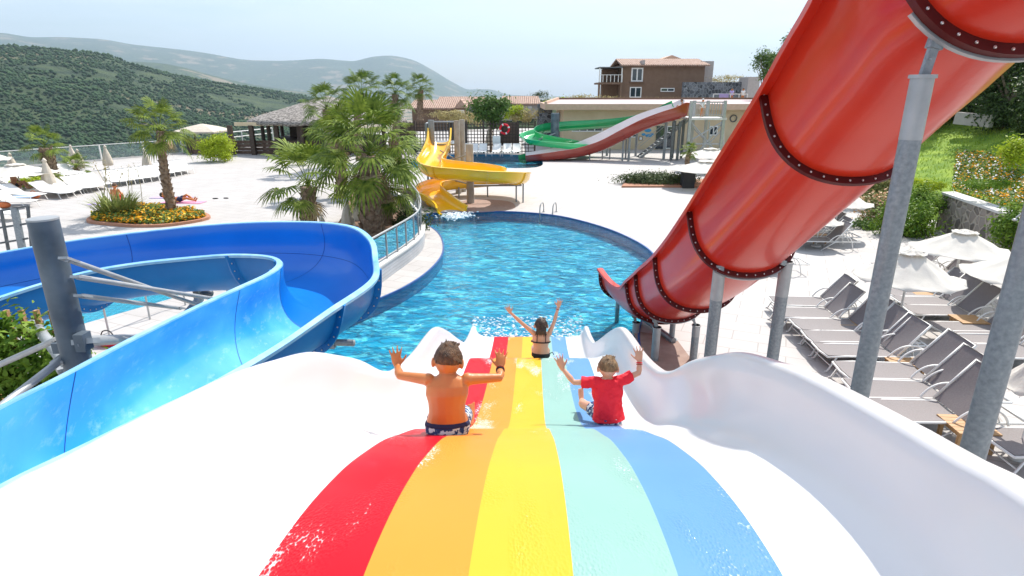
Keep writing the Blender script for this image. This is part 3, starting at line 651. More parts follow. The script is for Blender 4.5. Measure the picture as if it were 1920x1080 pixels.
def cross(y):
    """half-profile offsets (x, height) from the centre: flat floor with coloured bands, swelling walls, rolled rim"""
    wh = interp(WH, y); k = wh/.43
    wall = [(.74, 0), (.80, .001), (.85, .004), (.89, .011), (.93, .027*k), (.962, .052*k), (.99, .088*k), (1.012, .135*k), (1.030, .195*k), (1.044, .265*k), (1.052, .335*k), (1.058, wh-.025), (1.066, wh-.006), (1.082, wh+.003), (1.105, wh+.005), (1.132, wh-.003), (1.150, wh-.02), (1.154, wh-.06), (1.142, wh-.10)]
    return wall
fl = [(-2.5+i*.5)*BW for i in range(11)]
mb = MB(); rings = []
for y in ys:
    w = cross(y); z = zf(y); c = xc(y); dz = (zf(y+.02)-zf(y-.02))/.04; nrm = V((0, -dz, 1)).normalized()
    ring = [V((c-x, y, z))+nrm*h for x, h in w[::-1]]+[V((c+x, y, z)) for x in fl]+[V((c+x, y, z))+nrm*h for x, h in w]
    rings.append(ring)
nw = 19; nr = len(rings[0]); vs_ = [p for r in rings for p in r]; fs_ = []; ms_ = []
for i in range(len(rings)-1):
    for k in range(nr-1):
        a = i*nr+k; fs_.append((a, a+1, a+1+nr, a+nr)); b = (k-nw)//2 if nw <= k < nw+10 else -1; ms_.append(b+1 if 0 <= b < 5 else 0)
mb.add(vs_, fs_); mb.m = ms_
o = mb.build('slide_bed', ['gel_white', 'band_red', 'band_orange', 'band_yellow', 'band_teal', 'band_blue'], slide, ang=None)
md = o.modifiers.new('thickness', 'SOLIDIFY'); md.thickness = .02; md.offset = -1
# section seams in the bed: thin joints across the floor and up the walls
for y in (2.95, 6.3, 9.55):
    mb = MB(); w = cross(y); rg = []
    for dy in (-.004, .004):
        yy = y+dy; z = zf(yy); c = xc(yy)
        rg.append([V((c-x, yy, z+h+.0025)) for x, h in w[12::-1]]+[V((c+x, yy, z+.0025)) for x in fl]+[V((c+x, yy, z+h+.0025)) for x, h in w[:13]])
    mb.loft(rg, caps=False, closed=False)
for y in (1.0, 3.4, 6.6, 9.4):     # steel frames carrying the bed
    mb = MB(); z = zf(y)-.06; c = xc(y)
    mb.beam((c-1.0, y, z-.05), (c+1.0, y, z-.05), .08, .08)
    for s in (-.85, .85): mb.tube([(c+s, y, z-.05), (c+s, y, 0 if y < 8.2 else -1.14)], .06, 10)
    mb.build('support_frame', 'galv', slide)
# foam where the bed meets the pool
rd = random.Random(8); mb = MB()
for k in range(1100):
    a = rd.uniform(-1.2, 1.2); p = V((xc(11)+a, 11.05+rd.random()**2*1.5, -.035)); s = rd.uniform(.006, .022); mb.ell(p, (s*1.8, s, s*.6), 5, 3)
tag(mb.build('splash_foam', 'foam', ang=None), 'white splash foam at the foot of the rainbow slide', 'foam', kind='stuff')

# ------------------------------------------------------------------ big red flume with posts
red = thing('red_flume', 'large red half-pipe water slide descending on the right to the pool', 'water slide', (2.9, 10, 0))
def fr_(bx, by, bz, slope, r=.60, D=.80, yaw=0, roll=0):
    """rims from the lowest point of a section"""
    t = V((math.sin(yaw)*math.cos(slope), math.cos(yaw)*math.cos(slope), -math.sin(slope))); lat = V((math.cos(yaw), -math.sin(yaw), 0)); up = lat.cross(t)
    if up.z < 0: up = -up
    if roll: q = Matrix.Rotation(roll, 3, t); lat = q @ lat; up = q @ up
    c = V((bx, by, bz))+up*D
    return c-lat*r, c+lat*r, D
ST = [fr_(6.2, .9, 6.1, R_(4), yaw=R_(-62)), fr_(4.7, 1.55, 5.75, R_(7), yaw=R_(-52)), fr_(3.45, 2.65, 5.32, R_(15), yaw=R_(-28)), fr_(2.80, 3.62, 4.97, R_(22), yaw=R_(-6)), fr_(2.84, 4.4, 4.55, R_(30)), fr_(2.90, 5.16, 4.03, R_(36)), fr_(2.90, 6.1, 3.33, R_(37)),
      fr_(2.90, 7.06, 2.62, R_(36)), fr_(2.90, 7.92, 2.03, R_(33)), fr_(2.90, 8.74, 1.54, R_(29)), fr_(2.90, 9.48, 1.17, R_(25)), fr_(2.90, 10.15, .82, R_(22)), fr_(2.88, 10.75, .55, R_(17), D=.76), fr_(2.86, 11.25, .36, R_(9), D=.68), fr_(2.81, 11.8, .28, R_(4), D=.64), fr_(2.75, 12.3, .25, R_(1), D=.66, r=.62), fr_(2.68, 12.8, .24, R_(0), D=.76, r=.66)]
Ls = [s[0] for s in ST]; Rs = [s[1] for s in ST]; Ds = [s[2] for s in ST]
gel_r = flume(red, 'flume_trough', Ls, Rs, Ds, 'gel_red', per=6, joints=(1.2, 3, 5, 7, 9, 11, 12.4, 16), jmat='gel_red_dark', p=.62, q=.93, lip=.13, n=30, th=.02, lipd=.055, jw=.065)
def strap(parent, fl_, j, per, jw, a0, a1):
    o_, L, R, OUT, T, U = fl_; i = int(j*per); out = OUT[i]; n = len(out)-1; rg = []
    for a in range(int(n*a0), int(n*a1)+1):
        tt = (out[min(a+1, n)]-out[max(a-1, 0)]).normalized(); lat = (R[i]-L[i]).normalized(); v = ((U[i]*-1)*lat.dot(tt)+lat*U[i].dot(tt)).normalized()
        rg.append([out[a]+v*(jw-.03)+T[i]*.026, out[a]+v*(jw+.014)+T[i]*.026, out[a]+v*(jw+.014)+T[i]*.05, out[a]+v*(jw-.03)+T[i]*.05])
    MB().loft(rg).build('strap', 'galv_clean', parent)
strap(red, gel_r, 3, 6, .065, .22, .78); strap(red, gel_r, 7, 6, .065, .3, .7); strap(red, gel_r, 11, 6, .065, .3, .7)
def clampj(parent, p, q, r):       # cranked steel bracket between post top p and flange point q
    mb = MB(); p, q = V(p), V(q); m_ = p.lerp(q, .45); d = q-p
    mb.beam(p-V((0, 0, .05)), m_, r*1.0, r*.6); mb.beam(m_-V((.0, 0, r*.3)), q, r*1.5, r*1.0)
    mb.ell(m_, (r*.42, r*.5, r*.42), 10, 6); mb.ell(p.lerp(m_, .55)+V((0, -r*.25, 0)), (r*.22, r*.2, r*.22), 8, 5); mb.ell(q.lerp(m_, .4)+V((0, -r*.4, 0)), (r*.2, r*.12, r*.2), 8, 5)
    return mb.build('clamp', 'galv', parent, ang=30)
def post(name, label, px, Y, ytop, r, zb=0, toward=None, group='steel posts under the red flume', split=.35, cat='post', base=False):
    p = atY(px, ytop, Y); t = thing(name, label, cat, (p.x, p.y, zb), group); h = p.z-zb
    sp = max(.3, h-split*1.0)
    mb = MB(); mb.tube([(p.x, p.y, zb), (p.x, p.y, p.z-split)], r, 24)
    if base: mb.tube([(p.x, p.y, zb), (p.x, p.y, zb+.02)], r*2.1, 20); 
    mb.build('lower_tube', 'galv', t, ang=40)
    mb = MB(); mb.tube([(p.x, p.y, p.z-split), (p.x, p.y, p.z)], r*1.03, 24); mb.tube([(p.x, p.y, p.z-.02), (p.x, p.y, p.z)], r*1.22, 24); mb.build('upper_sleeve', 'galv_clean', t, ang=40)
    if toward is not None: clampj(t, (p.x, p.y, p.z), toward, r*.85)
    return t
post('support_post', 'tall galvanised post in front of the red flume, bolted to its top joint', 1731, 3.62, 140, .059, toward=(2.43, 3.66, 5.14), split=.36)
post('support_post', 'thick galvanised post at the right edge of the picture', 2075, 2.72, -68, .060, toward=(2.75, 2.78, 5.5), split=.05)
post('support_post', 'left post of the pair under the lower part of the red flume', 1350, 7.16, 497, .074, toward=(2.55, 7.06, 2.66), split=.45)
post('support_post', 'right post of the pair under the lower part of the red flume', 1475, 7.16, 490, .074, toward=(3.25, 7.06, 2.75), split=.45)
post('support_post', 'short post beside the deck edge, right of the small base-plate post', 1306, 10.15, 609, .068, toward=(3.2, 10.15, .95), split=.22)
post('support_post', 'short pale post standing behind the white slide rim beside the pool', 1232, 10.15, 613, .068, toward=(2.55, 10.15, .93), split=.6)
post('support_post', 'thin short post with a round base plate under the red flume', 1262, 11.1, 603, .055, toward=(2.98, 11.2, .55), split=.05, base=True)
post('support_post', 'short post at the pool edge under the red flume, leftmost of all', 1193, 11.5, 604, .068, toward=(2.45, 11.5, .52), split=.3)
# steel beam lying from the pool edge to the deck below the flume end
t = thing('support_beam', 'grey steel tube under the end of the red flume, running from the water to the base plate', 'steel beam', (2.7, 12, .1))
mb = MB(); mb.tube([(2.45, 13.1, .16), (3.2, 10.95, .05)], .06, 12); mb.build('beam_tube', 'galv', t); mb = MB(); mb.tube([(2.45, 13.1, -1.1), (2.45, 13.1, .34)], .05, 10); mb.build('leg', 'galv', t)
tag(MB().poly([(2.5, 11.6), (3.3, 11.2), (3.35, 9.6), (2.5, 9.4)], .004, .008).build('flume_shade_patch', 'deck_shade_brown', smooth=False), kind='structure')  # brown sheet standing in for the shade on the deck below the red flume

# ------------------------------------------------------------------ blue flume
blue = thing('blue_flume', 'bright blue open flume curving round in a hairpin on the left', 'water slide', (-4, 6, 0))
SI = [((-420, 1010), 3.62), ((-200, 880), 3.50), ((0, 769), 3.4), ((111, 713), 3.3), ((240, 645), 3.2), ((370, 580), 3.1), ((450, 543), 3.03), ((508, 516), 2.96), ((531, 497), 2.9), ((519, 484), 2.84), ((484, 478), 2.8), ((430, 477), 2.74), ((370, 481), 2.68), ((260, 492), 2.6), ((148, 512), 2.53), ((0, 556), 2.44), ((-190, 630), 2.36)]
SO = [((-560, 1270), 3.80), ((-260, 1075), 3.68), ((0, 912), 3.52), ((150, 838), 3.38), ((290, 768), 3.18), ((407, 711), 2.98), ((520, 645), 2.90), ((611, 582), 2.82), ((693, 524), 2.76)]
SO2 = [((697, 484), 6.75), ((688, 450), 7.4), ((650, 426), 8.05), ((565, 418), 8.5), ((430, 421), 8.7), ((280, 435), 8.65), ((90, 460), 8.3), ((-180, 508), 7.3)]
Ls = [at(*p, z) for p, z in SI]; Rs = [at(*p, z) for p, z in SO]+[atY(*p, Y) for p, Y in SO2]
Ds = [.52, .52, .5, .5, .5, .5, .52, .56, .62, .66, .68, .68, .66, .64, .62, .62, .62]
def bf(mb, rings, k):
    nr = len(rings[0])
    for i in range(k-1):
        for c in range(nr):
            r0 = c in (0, 1, 2) or 25 <= c <= 28
            # lip faces are pale, faded; the near arm is worn, the far arm still deep blue
            j = i*nr+c; mb.m[j] = 0
    for i in range(k-1):
        for c in range(nr):
            p = rings[i][c]; 
            n_in = 23; cc = c
            lip = cc < 3 or (n_in+2 <= cc <= n_in+5)
            if lip: mb.m[i*nr+c] = 1
            elif i < 7.6*8 and 3 <= cc < n_in+3: mb.m[i*nr+c] = 2
            elif cc >= n_in+5: mb.m[i*nr+c] = 3
mat('gel_blue_out', (.004, .17, .50), .45, c2=(.01, .23, .60), scale=1.2, coat=.1, spec=.3)
b_ = flume(blue, 'flume_trough', Ls, Rs, Ds, ['gel_blue', 'gel_blue_pale', 'gel_blue_worn', 'gel_blue_out'], per=8, joints=(1.9, 7.3, 8.55, 10.9, 14.3), jmat='gel_blue_out', jw=.075, p=.62, q=.85, lip=.075, faces=bf, th=.02, seams=(3.3, 6.0, 7.6, 11.6, 14.3), lseam=(8.6, 16, 18))
steel = thing('flume_mast', 'thick grey steel column standing beside the blue flume with struts reaching out to it', 'steel column', (-3.19, 4.02, 0))
cx_, cy_ = -3.19, 4.02
mb = MB(); top = atY(88, 412, 4.02).z; mb.tube([(cx_, cy_, 0), (cx_, cy_, top)], .092, 32); mb.build('column_tube', 'mast_steel' if 'mast_steel' in M else 'galv', steel, ang=40)
mb = MB(); mb.tube([(cx_, cy_, top), (cx_, cy_, top+.012)], .094, 32); mb.build('cap_plate', 'galv_clean', steel, ang=40)
def strut(a, b, r, name='strut', lug=True):
    mb = MB(); a, b = V(a), V(b); mb.tube([a, b], r, 10)
    if lug:
        for p, q in ((a, b), (b, a)):
            d = (q-p).normalized(); mb.beam(p-d*.06, p+d*.08, r*3.2, r*.9); mb.ell(p+d*.0, (r*.7, r*2.0, r*.7), 8, 5)
    return mb.build(name, 'galv_clean', steel, ang=40)
strut(atY(128, 487, 3.95), atY(378, 574, 5.85), .019); strut(atY(150, 520, 3.95), atY(400, 560, 6.05), .019); strut(atY(155, 555, 4.0), atY(338, 578, 5.6), .018)
strut(atY(160, 640, 4.0), atY(262, 634, 5.1), .042, 'arm')
strut(atY(105, 637, 4.1), atY(-60, 710, 4.6), .024, 'strut'); strut(atY(118, 672, 4.0), atY(-10, 772, 3.3), .028, 'strut')
strut(atY(64, 605, 5.6), atY(128, 690, 4.15), .045, 'arm')
mb = MB(); mb.box(atY(156, 640, 3.97), (.07, .09, .13)); mb.build('bracket', 'mast_steel', steel); MB().box(atY(112, 650, 4.05), (.06, .08, .08)).build('bracket', 'mast_steel', steel)
t = thing('stub_pipe', 'dark grey pipe on a bracket sticking out below the blue flume over the water', 'steel pipe', (-2.3, 6.6, 1.8)); mb = MB(); a = atY(560, 640, 6.7); b = atY(664, 643, 6.7); mb.tube([a, b], .042, 14); mb.build('pipe', 'galv', t)
mb = MB(); mb.ell(b, (.012, .04, .04), 12, 6); mb.build('end_cap', 'galv_clean', t); mb = MB(); mb.box(atY(624, 640, 6.7), (.06, .12, .15)); mb.box(atY(628, 622, 6.7), (.10, .12, .05)); mb.build('bracket', 'galv', t)
# stand-alone post under the hairpin inside the loop
t = thing('support_post', 'slanting dark blue-grey pipe with a round clamp inside the loop of the blue flume', 'post', (-5.2, 9, 0), None); mb = MB(); a = atY(375, 560, 8.4); b = atY(300, 615, 7.2); b.z = max(b.z-.2, .0); mb.tube([a, b], .06, 12); mb.build('pipe', 'galv', t); mb = MB(); mb.ell(atY(388, 550, 8.5), (.10, .07, .07), 12, 8); mb.box(atY(370, 553, 8.5), (.06, .12, .16)); mb.build('clamp', 'dark_steel', t)

# ------------------------------------------------------------------ sun loungers, umbrellas, tables
def make_lounger(name, fab, fabb, frame, label, group, ang=52, arm=True):
    """foot end at x=0, head towards +x, width along y; low lounger, seat at .27 m"""
    t = thing(name, label, 'sun lounger', (0, 0, 0), group); W = .29; sz = .27; hx = 1.08; bl = .66; ca, sa = math.cos(R_(ang)), math.sin(R_(ang))
    mb = MB()
    for s in (-1, 1): mb.tube([(0.02, s*W, sz-.015), (.3, s*W, sz), (1.80, s*W, sz)], .016, 6)
    mb.tube([(0.02, -W, sz-.015), (.0, 0, sz-.02), (.02, W, sz-.015)], .016, 6); mb.tube([(1.80, -W, sz), (1.80, W, sz)], .016, 6)
    mb.build('frame', frame, t, world=False, ang=None)
    mb = MB(); rg = []
    for i in range(9):
        x = .03+1.05*i/8; rg.append([V((x, y*W*.94, sz+.012-.02*(1-y*y)*(1-.0))) for y in (-1, -.5, 0, .5, 1)]+[V((x, y*W*.94, sz-.004-.02*(1-y*y))) for y in (1, .5, 0, -.5, -1)])
    mb.loft(rg); mb.build('seat', fab, t, world=False, ang=50)
    bt = MB(); rg = []
    for i in range(7):
        q = bl*i/6; p = V((hx+q*ca, 0, sz+.02+q*sa)); nrm = V((-sa, 0, ca))
        rg.append([p+V((0, y*W*.92, 0))-nrm*(.035*(1-y*y)*math.sin(math.pi*i/6)) for y in (-1, -.5, 0, .5, 1)]+[p+V((0, y*W*.92, 0))-nrm*(.012+.035*(1-y*y)*math.sin(math.pi*i/6)) for y in (1, .5, 0, -.5, -1)])
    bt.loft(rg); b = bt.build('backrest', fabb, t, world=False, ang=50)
    mb = MB(); A = [V((hx, s*W, sz+.02)) for s in (-1, 1)]; B = [a+V((bl*ca, 0, bl*sa)) for a in A]
    mb.tube([A[0], B[0], B[1], A[1]], .017, 6); mb.build('backrest_frame', frame, b, world=False, ang=None)
    MB().tube([(hx+.40, -W, sz-.01), (hx+bl*ca*.55+sa*.055, -W*.9, sz+bl*sa*.55-ca*.055), (hx+bl*ca*.55+sa*.055, W*.9, sz+bl*sa*.55-ca*.055), (hx+.40, W, sz-.01)], .009, 5).build('prop', frame, t, world=False, ang=None)
    for s in (-1, 1):
        MB().tube([(.16, s*W, sz-.01), (.04, s*W*1.02, .015), (-.0, s*W*1.02, .012)], .015, 6).build('leg', frame, t, world=False, ang=None)
        if arm:
            pts = [V((.92, s*(W+.02), sz+.01)), V((1.02, s*(W+.03), sz+.13)), V((1.16, s*(W+.03), sz+.2)), V((1.36, s*(W+.03), sz+.19)), V((1.53, s*(W+.02), sz+.05)), V((1.62, s*(W+.02), .012))]
            MB().tube(cr_spline(pts, 4), .014, 6).build('arm', frame, t, world=False, ang=None)
            MB().tube([(1.10, s*(W+.01), sz), (.72, s*(W+.01), .012)], .012, 6).build('leg', frame, t, world=False, ang=None)
        else:
            MB().tube([(1.5, s*W, sz), (1.62, s*W, .012)], .013, 6).build('leg', frame, t, world=False, ang=None)
    if not arm: MB().tube([(.16, W, sz-.01), (.10, 0, sz-.02), (.16, -W, sz-.01)], .012, 6).build('foot_bar', frame, t, world=False, ang=None)
    else: MB().tube([(.09, W, .1), (.09, -W, .1)], .010, 6).build('foot_bar', frame, t, world=False, ang=None)
    return t
GL = 'grey loungers under the umbrellas on the right deck'
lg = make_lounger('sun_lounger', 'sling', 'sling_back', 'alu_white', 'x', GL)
def foot(px, py, z=.26): p = at(px, py, z); return V((p.x, p.y, 0))
LP = [((1447, 566), 1.08, 'farthest lounger of the near column beside the open deck'), ((1452, 588), 1.08, 'second lounger of the near column, just beyond the small wooden table'),
      ((1490, 612), 1.12, 'lounger half shaded by the umbrella, third of the near column'), ((1512, 635), 1.12, 'fourth lounger of the near column, between a shaded one and a sunlit one'), ((1534, 658), 1.12, 'fifth lounger of the near column, beside the square wooden table'),
      ((1574, 700), 1.2, 'lounger in front of the square wooden table, sixth of the near column'), ((1594, 735), 1.2, 'seventh lounger of the near column, behind the white slide rim'), ((1608, 775), 1.2, 'eighth lounger of the near column, nearest the thick grey post'),
      ((1664, 550), 1.05, 'first lounger of the middle column, its feet under the left umbrella'), ((1683, 565), 1.05, 'second lounger of the middle column, half in umbrella shade'), ((1702, 583), 1.08, 'third lounger of the middle column, beside the orange wooden table'),
      ((1752, 617), 1.1, 'fourth lounger of the middle column, fully in shade behind the orange table'), ((1782, 636), 1.1, 'fifth lounger of the middle column, dark with a sunlit foot end'), ((1818, 660), 1.1, 'sixth lounger of the middle column, pale in the sun'),
      ((1640, 500), 1.05, 'lounger standing under the back umbrella by the ivy'), ((1700, 510), 1.05, 'lounger between the left and the back umbrella'), ((1860, 835), 1.2, 'near corner lounger at the lower right edge, in the shade'), ((1905, 552), 1.0, 'lounger at the right edge beyond the near post'),
      ((1486, 450), 1.08, 'far lounger in front of the red flowering shrubs'), ((1492, 442), 1.08, 'far lounger with its back to the bushes, second from the front'), ((1486, 428), 1.05, 'far lounger beside the umbrella pole by the bushes'), ((1480, 416), 1.05, 'farthest grey lounger next to the red flume'), ((1372, 492), 1.1, 'grey lounger half hidden behind the red flume')]
for i, ((px, py), s, lab) in enumerate(LP):
    place(lg, foot(px, py), R_(-3+((i*37) % 5-2)*.8), 'grey sling '+lab, GL, s, first=(i == 0))
def make_umbrella(name, fab, label, group, ribs=8, r=.98, rim=1.0, apex=1.55):
    t = thing(name, label, 'parasol', (0, 0, 0), group)
    MB().tube([(0, 0, 0), (0, 0, apex-.03)], .022, 10).build('pole', 'alu_white', t, world=False)
    MB().tube([(0, 0, 0), (0, 0, .06), (0, 0, .07)], [.2, .2, .05], 16).build('base', 'curb_stone', t, world=False)
    def cano(r0, r1, z0, z1, scal, name, par, n=8):
        rings = []; seg = ribs*6
        for i in range(n+1):
            q = i/n; rr = r0+(r1-r0)*q; rg = []
            for k in range(seg):
                a = 2*math.pi*k/seg; w = abs(math.sin(a*ribs/2)); edge = rr*(math.cos(math.pi/ribs)/math.cos(((a+math.pi/ribs) % (2*math.pi/ribs))-math.pi/ribs)*.5+.5); 
                z = z0+(z1-z0)*(q**1.0)-w*scal*math.sin(math.pi*min(1, q*.95))*1.1+.03*noise.noise(V((math.cos(a)*rr*5, math.sin(a)*rr*5, q*2+n)))*(q+.3)+(w*scal*1.0 if i == n else 0)
                rg.append(V((math.cos(a)*edge, math.sin(a)*edge, z)))
            rings.append(rg)
        mb = MB(); mb.loft(rings, caps=False); o = mb.build(name, fab, par, world=False, ang=None); md = o.modifiers.new('t', 'SOLIDIFY'); md.thickness = .006; return o
    c = cano(.13, r, apex-.075, rim, .06, 'canopy', t); cano(.02, .25, apex, apex-.09, .03, 'vent_cap', c, 4)
    mb = MB()
    for k in range(ribs):
        a = 2*math.pi*k/ribs; MB().tube([(math.cos(a)*.03, math.sin(a)*.03, apex-.09), (math.cos(a)*r*.98, math.sin(a)*r*.98, rim-.012)], .007, 5).build('rib', 'alu_white', t, world=False)
    return t
UG = 'open cream umbrellas over the grey loungers'
um = make_umbrella('parasol', 'canvas', 'x', UG)
def umb(px, py, s, lab, base_py, first=False, g=UG, proto=None, w=None):
    """base pixel fixes the spot on the deck; apex pixel the height"""
    b = at(px, base_py, 0); a = atY(px, py, b.y); sz = a.z/1.55; s = s or sz
    return place(proto or um, b, R_(12+px % 30), lab, g, (w or s, w or s, sz), first=first)
umb(1680, 467, 1, 'open cream umbrella nearest the camera, left of the thick grey post\'s loungers', 622, True, w=1.04)
umb(1784, 430, 1, 'open cream umbrella in front of the ivy covered stone wall', 545, w=1.14)
umb(1900, 471, 1, 'open cream umbrella at the right edge behind the near post', 610, w=1.2)
umb(1563, 350, 1, 'open cream umbrella beside the bushes behind the far grey loungers', 443, w=1.1)
umb(1530, 393, 1, 'low cream umbrella just appearing from behind the red flume', 462, w=.72)
umb(1905, 655, 1, 'cream umbrella cut by the right edge, low beside the near post', 860, w=.45)
FG = 'folded umbrella'
umb(1322, 300, 1, 'cream umbrella lying open, lower of two beside the red flume and potted palm', 352, w=2.0)
umb(1330, 277, 1, 'cream umbrella, upper of two beside the red flume and potted palm', 322, w=2.0)
# closed parasols
def make_closed(name, label, group):
    t = thing(name, label, 'parasol', (0, 0, 0), group)
    MB().tube([(0, 0, 0), (0, 0, 1.55)], .02, 8).build('pole', 'alu_white', t, world=False)
    mb = MB(); rings = []
    for i, (q, r) in enumerate([(.30, .17), (.5, .19), (.9, .15), (1.2, .10), (1.42, .06), (1.5, .045), (1.53, .075), (1.6, .05), (1.68, .012)]):
        rings.append([V((math.cos(2*math.pi*k/20)*r*(1+.18*math.cos(k*2.5+q)*(1 if q < 1.4 else 0)), math.sin(2*math.pi*k/20)*r*(1+.18*math.cos(k*2.5+q)*(1 if q < 1.4 else 0)), q+(.03*math.sin(k*1.9) if i == 0 else 0))) for k in range(20)])
    mb.loft(rings); mb.build('folded_canopy', 'canvas_tan', t, world=False, ang=None)
    MB().tube([(0, 0, 0), (0, 0, .05)], .2, 14).build('base', 'curb_stone', t, world=False)
    return t
CG = 'closed parasols on the terrace'
cl = make_closed('closed_parasol', 'x', CG)
for i, (px, top, bot, lab) in enumerate([(29, 286, 334, 'closed beige parasol farthest left, behind the open white one'), (97, 296, 362, 'closed beige parasol nearest the left palm trunk, largest of the row'), (140, 271, 312, 'tall closed parasol of the close pair on the far terrace edge'), (153, 279, 322, 'shorter closed parasol of the close pair on the terrace edge'),
        (205, 272, 318, 'closed beige parasol alone against the glass fence'), (278, 279, 322, 'closed beige parasol behind the fan palm in the flower bed'), (919, 232, 282, 'closed pale parasol in front of the dark trellis fence'), (655, 372, 450, 'closed cream parasol between the palms behind the blue flume'), (676, 362, 430, 'half hidden closed parasol behind the big palm trunk'), (606, 400, 436, 'top of a small closed parasol beside the left of the two central palms')]):
    b = at(px, bot); a = atY(px, top, b.y); k = a.z/1.68
    place(cl, b, i, lab, CG, (k*1.55, k*1.55, k), first=(i == 0))
# wooden side tables
def make_table(label, group):
    t = thing('side_table', label, 'side table', (0, 0, 0), group)
    mb = MB()
    for k in range(6): mb.box((0, -.2+.08*k, .30), (.5, .072, .02))
    mb.box((-.2, 0, .283), (.04, .44, .02)); mb.box((.2, 0, .283), (.04, .44, .02)); mb.build('table_top', 'teak', t, world=False, smooth=False)
    for a in (-1, 1):
        for b in (-1, 1): MB().box((a*.2, b*.18, .137), (.045, .045, .274)).build('leg', 'teak', t, world=False, smooth=False)
    mb = MB()
    for a in (-1, 1): mb.box((a*.2, 0, .25), (.02, .33, .05))
    for b in (-1, 1): mb.box((0, b*.18, .25), (.36, .02, .05))
    mb.build('apron', 'teak', t, world=False, smooth=False); return t
TG = 'small wooden tables between the loungers'
tb = make_table('x', TG)
for i, (px, py, s, lab) in enumerate([(1589, 602, .95, 'small teak table behind the thick grey post'), (1697, 680, 1.0, 'square teak table between fifth and sixth near loungers'), (1816, 600, 1.05, 'teak table in full sun beside the near right post'), (1728, 546, .9, 'teak table under the left umbrella\'s edge'), (1815, 800, 1.1, 'teak table at the lower right, next to the white slide rim'), (1535, 438, .95, 'small teak table between the far loungers by the bushes')]):
    p = at(px, py, .3); place(tb, (p.x, p.y, 0), R_(-4), lab, TG, s, first=(i == 0))
# white loungers on the left terrace
WG = 'white loungers on the left terrace'
wl = make_lounger('sun_lounger', 'cloth_white', 'cloth_white', 'alu_white', 'x', WG, ang=30, arm=False)
def rowl(f0, b0, f1, b1, n, lab, first=False, start=0):
    names = ['first', 'second', 'third', 'fourth', 'fifth', 'sixth', 'seventh', 'eighth', 'ninth', 'tenth', 'eleventh', 'twelfth']
    for i in range(n):
        q = i/max(1, n-1); F0 = at(*f0, .26).lerp(at(*f1, .26), q); B = at(*b0, .5).lerp(at(*b1, .5), q); d = B-F0; a = math.atan2(d.y, d.x); L = V((d.x, d.y)).length
        k = min(1.35, max(.95, L/1.66)); place(wl, (F0.x, F0.y, 0), a, ('white lounger, %s from the left %s' % (names[i], lab)) if n > 1 else 'white lounger '+lab, WG, (k, 1.15, 1.1), first=(first and i == 0))
rowl((128, 362), (50, 346), (152, 354), (86, 340), 3, 'in the front row near the big closed parasol', True)
rowl((172, 352), (112, 335), (198, 346), (146, 328), 3, 'in the row beside the low fan palm')
rowl((224, 341), (160, 306), (300, 330), (232, 296), 6, 'in the long row by the glass fence')
rowl((316, 325), (250, 292), (352, 318), (296, 288), 4, 'at the far end of the long row')
rowl((75, 366), (2, 352), (60, 378), (-8, 366), 2, 'at the left edge with sunbathers')
rowl((60, 345), (5, 336), (85, 340), (30, 331), 2, 'behind the open white umbrella')
rowl((118, 330), (70, 318), (150, 325), (105, 312), 3, 'in the back row under the left palm')
rowl((40, 400), (-30, 388), (40, 400), (-30, 388), 1, 'nearest the dark grid screen')
wu = make_umbrella('parasol', 'canvas', 'x', 'open'); b = at(42, 362); a = atY(30, 306, b.y); place(wu, b, .3, 'wide open white umbrella on the left terrace edge', 'open umbrella on the left', (1.75, 1.75, a.z/1.55), first=True)
b = at(-30, 345); place(wu, b, .1, 'open white umbrella cut by the left edge', 'open umbrella on the left', (1.6, 1.6, 1.25))
# grey far loungers by the trellis fence
rdn = ['farthest left', 'second', 'third', 'fourth', 'fifth', 'sixth']
for i, px in enumerate([868, 886, 903, 930, 950, 968]):
    p = at(px, 287, .26); place(wl, (p.x, p.y, 0), R_(88), 'white framed lounger before the dark trellis fence beyond the far pool, %s from the left' % ['first', 'second', 'third', 'fourth', 'fifth', 'sixth'][i], 'loungers by the trellis fence', (1.0, 1.1, 1.4))
# ------------------------------------------------------------------ glass fence at the terrace edge
ft = thing('glass_fence', 'long glass fence with thin white rails along the left edge of the terrace', 'glass fence', (-33, 39, 0))
A0 = V((-45.5, 18.6, 0)); A1 = V((-33.2, 39.3, 0)); A2 = V((-26.95, 50.1, 0)); pts = []
for a, b, n in ((A0, A1, 9), (A1, A2, 4)):
    for k in range(n): pts.append(a.lerp(b, k/n))
pts.append(A2)
for p in pts: MB().box(p+V((0, 0, .58)), (.09, .09, 1.16)).build('post', 'alu_white', ft)
for a, b in zip(pts, pts[1:]):
    MB().beam(a+V((0, 0, .6)), b+V((0, 0, .6)), .015, .9).build('glass_panel', 'fence_glass_far', ft, smooth=False)
MB().beam(A0+V((0, 0, 1.13)), A1+V((0, 0, 1.13)), .07, .05).build('top_rail', 'alu_white', ft); MB().beam(A1+V((0, 0, 1.13)), A2+V((0, 0, 1.13)), .07, .05).build('top_rail', 'alu_white', ft)
MB().beam(A0+V((0, 0, .06)), A2+V((0, 0, .06)), .12, .12).build('kerb', 'curb_stone', ft)
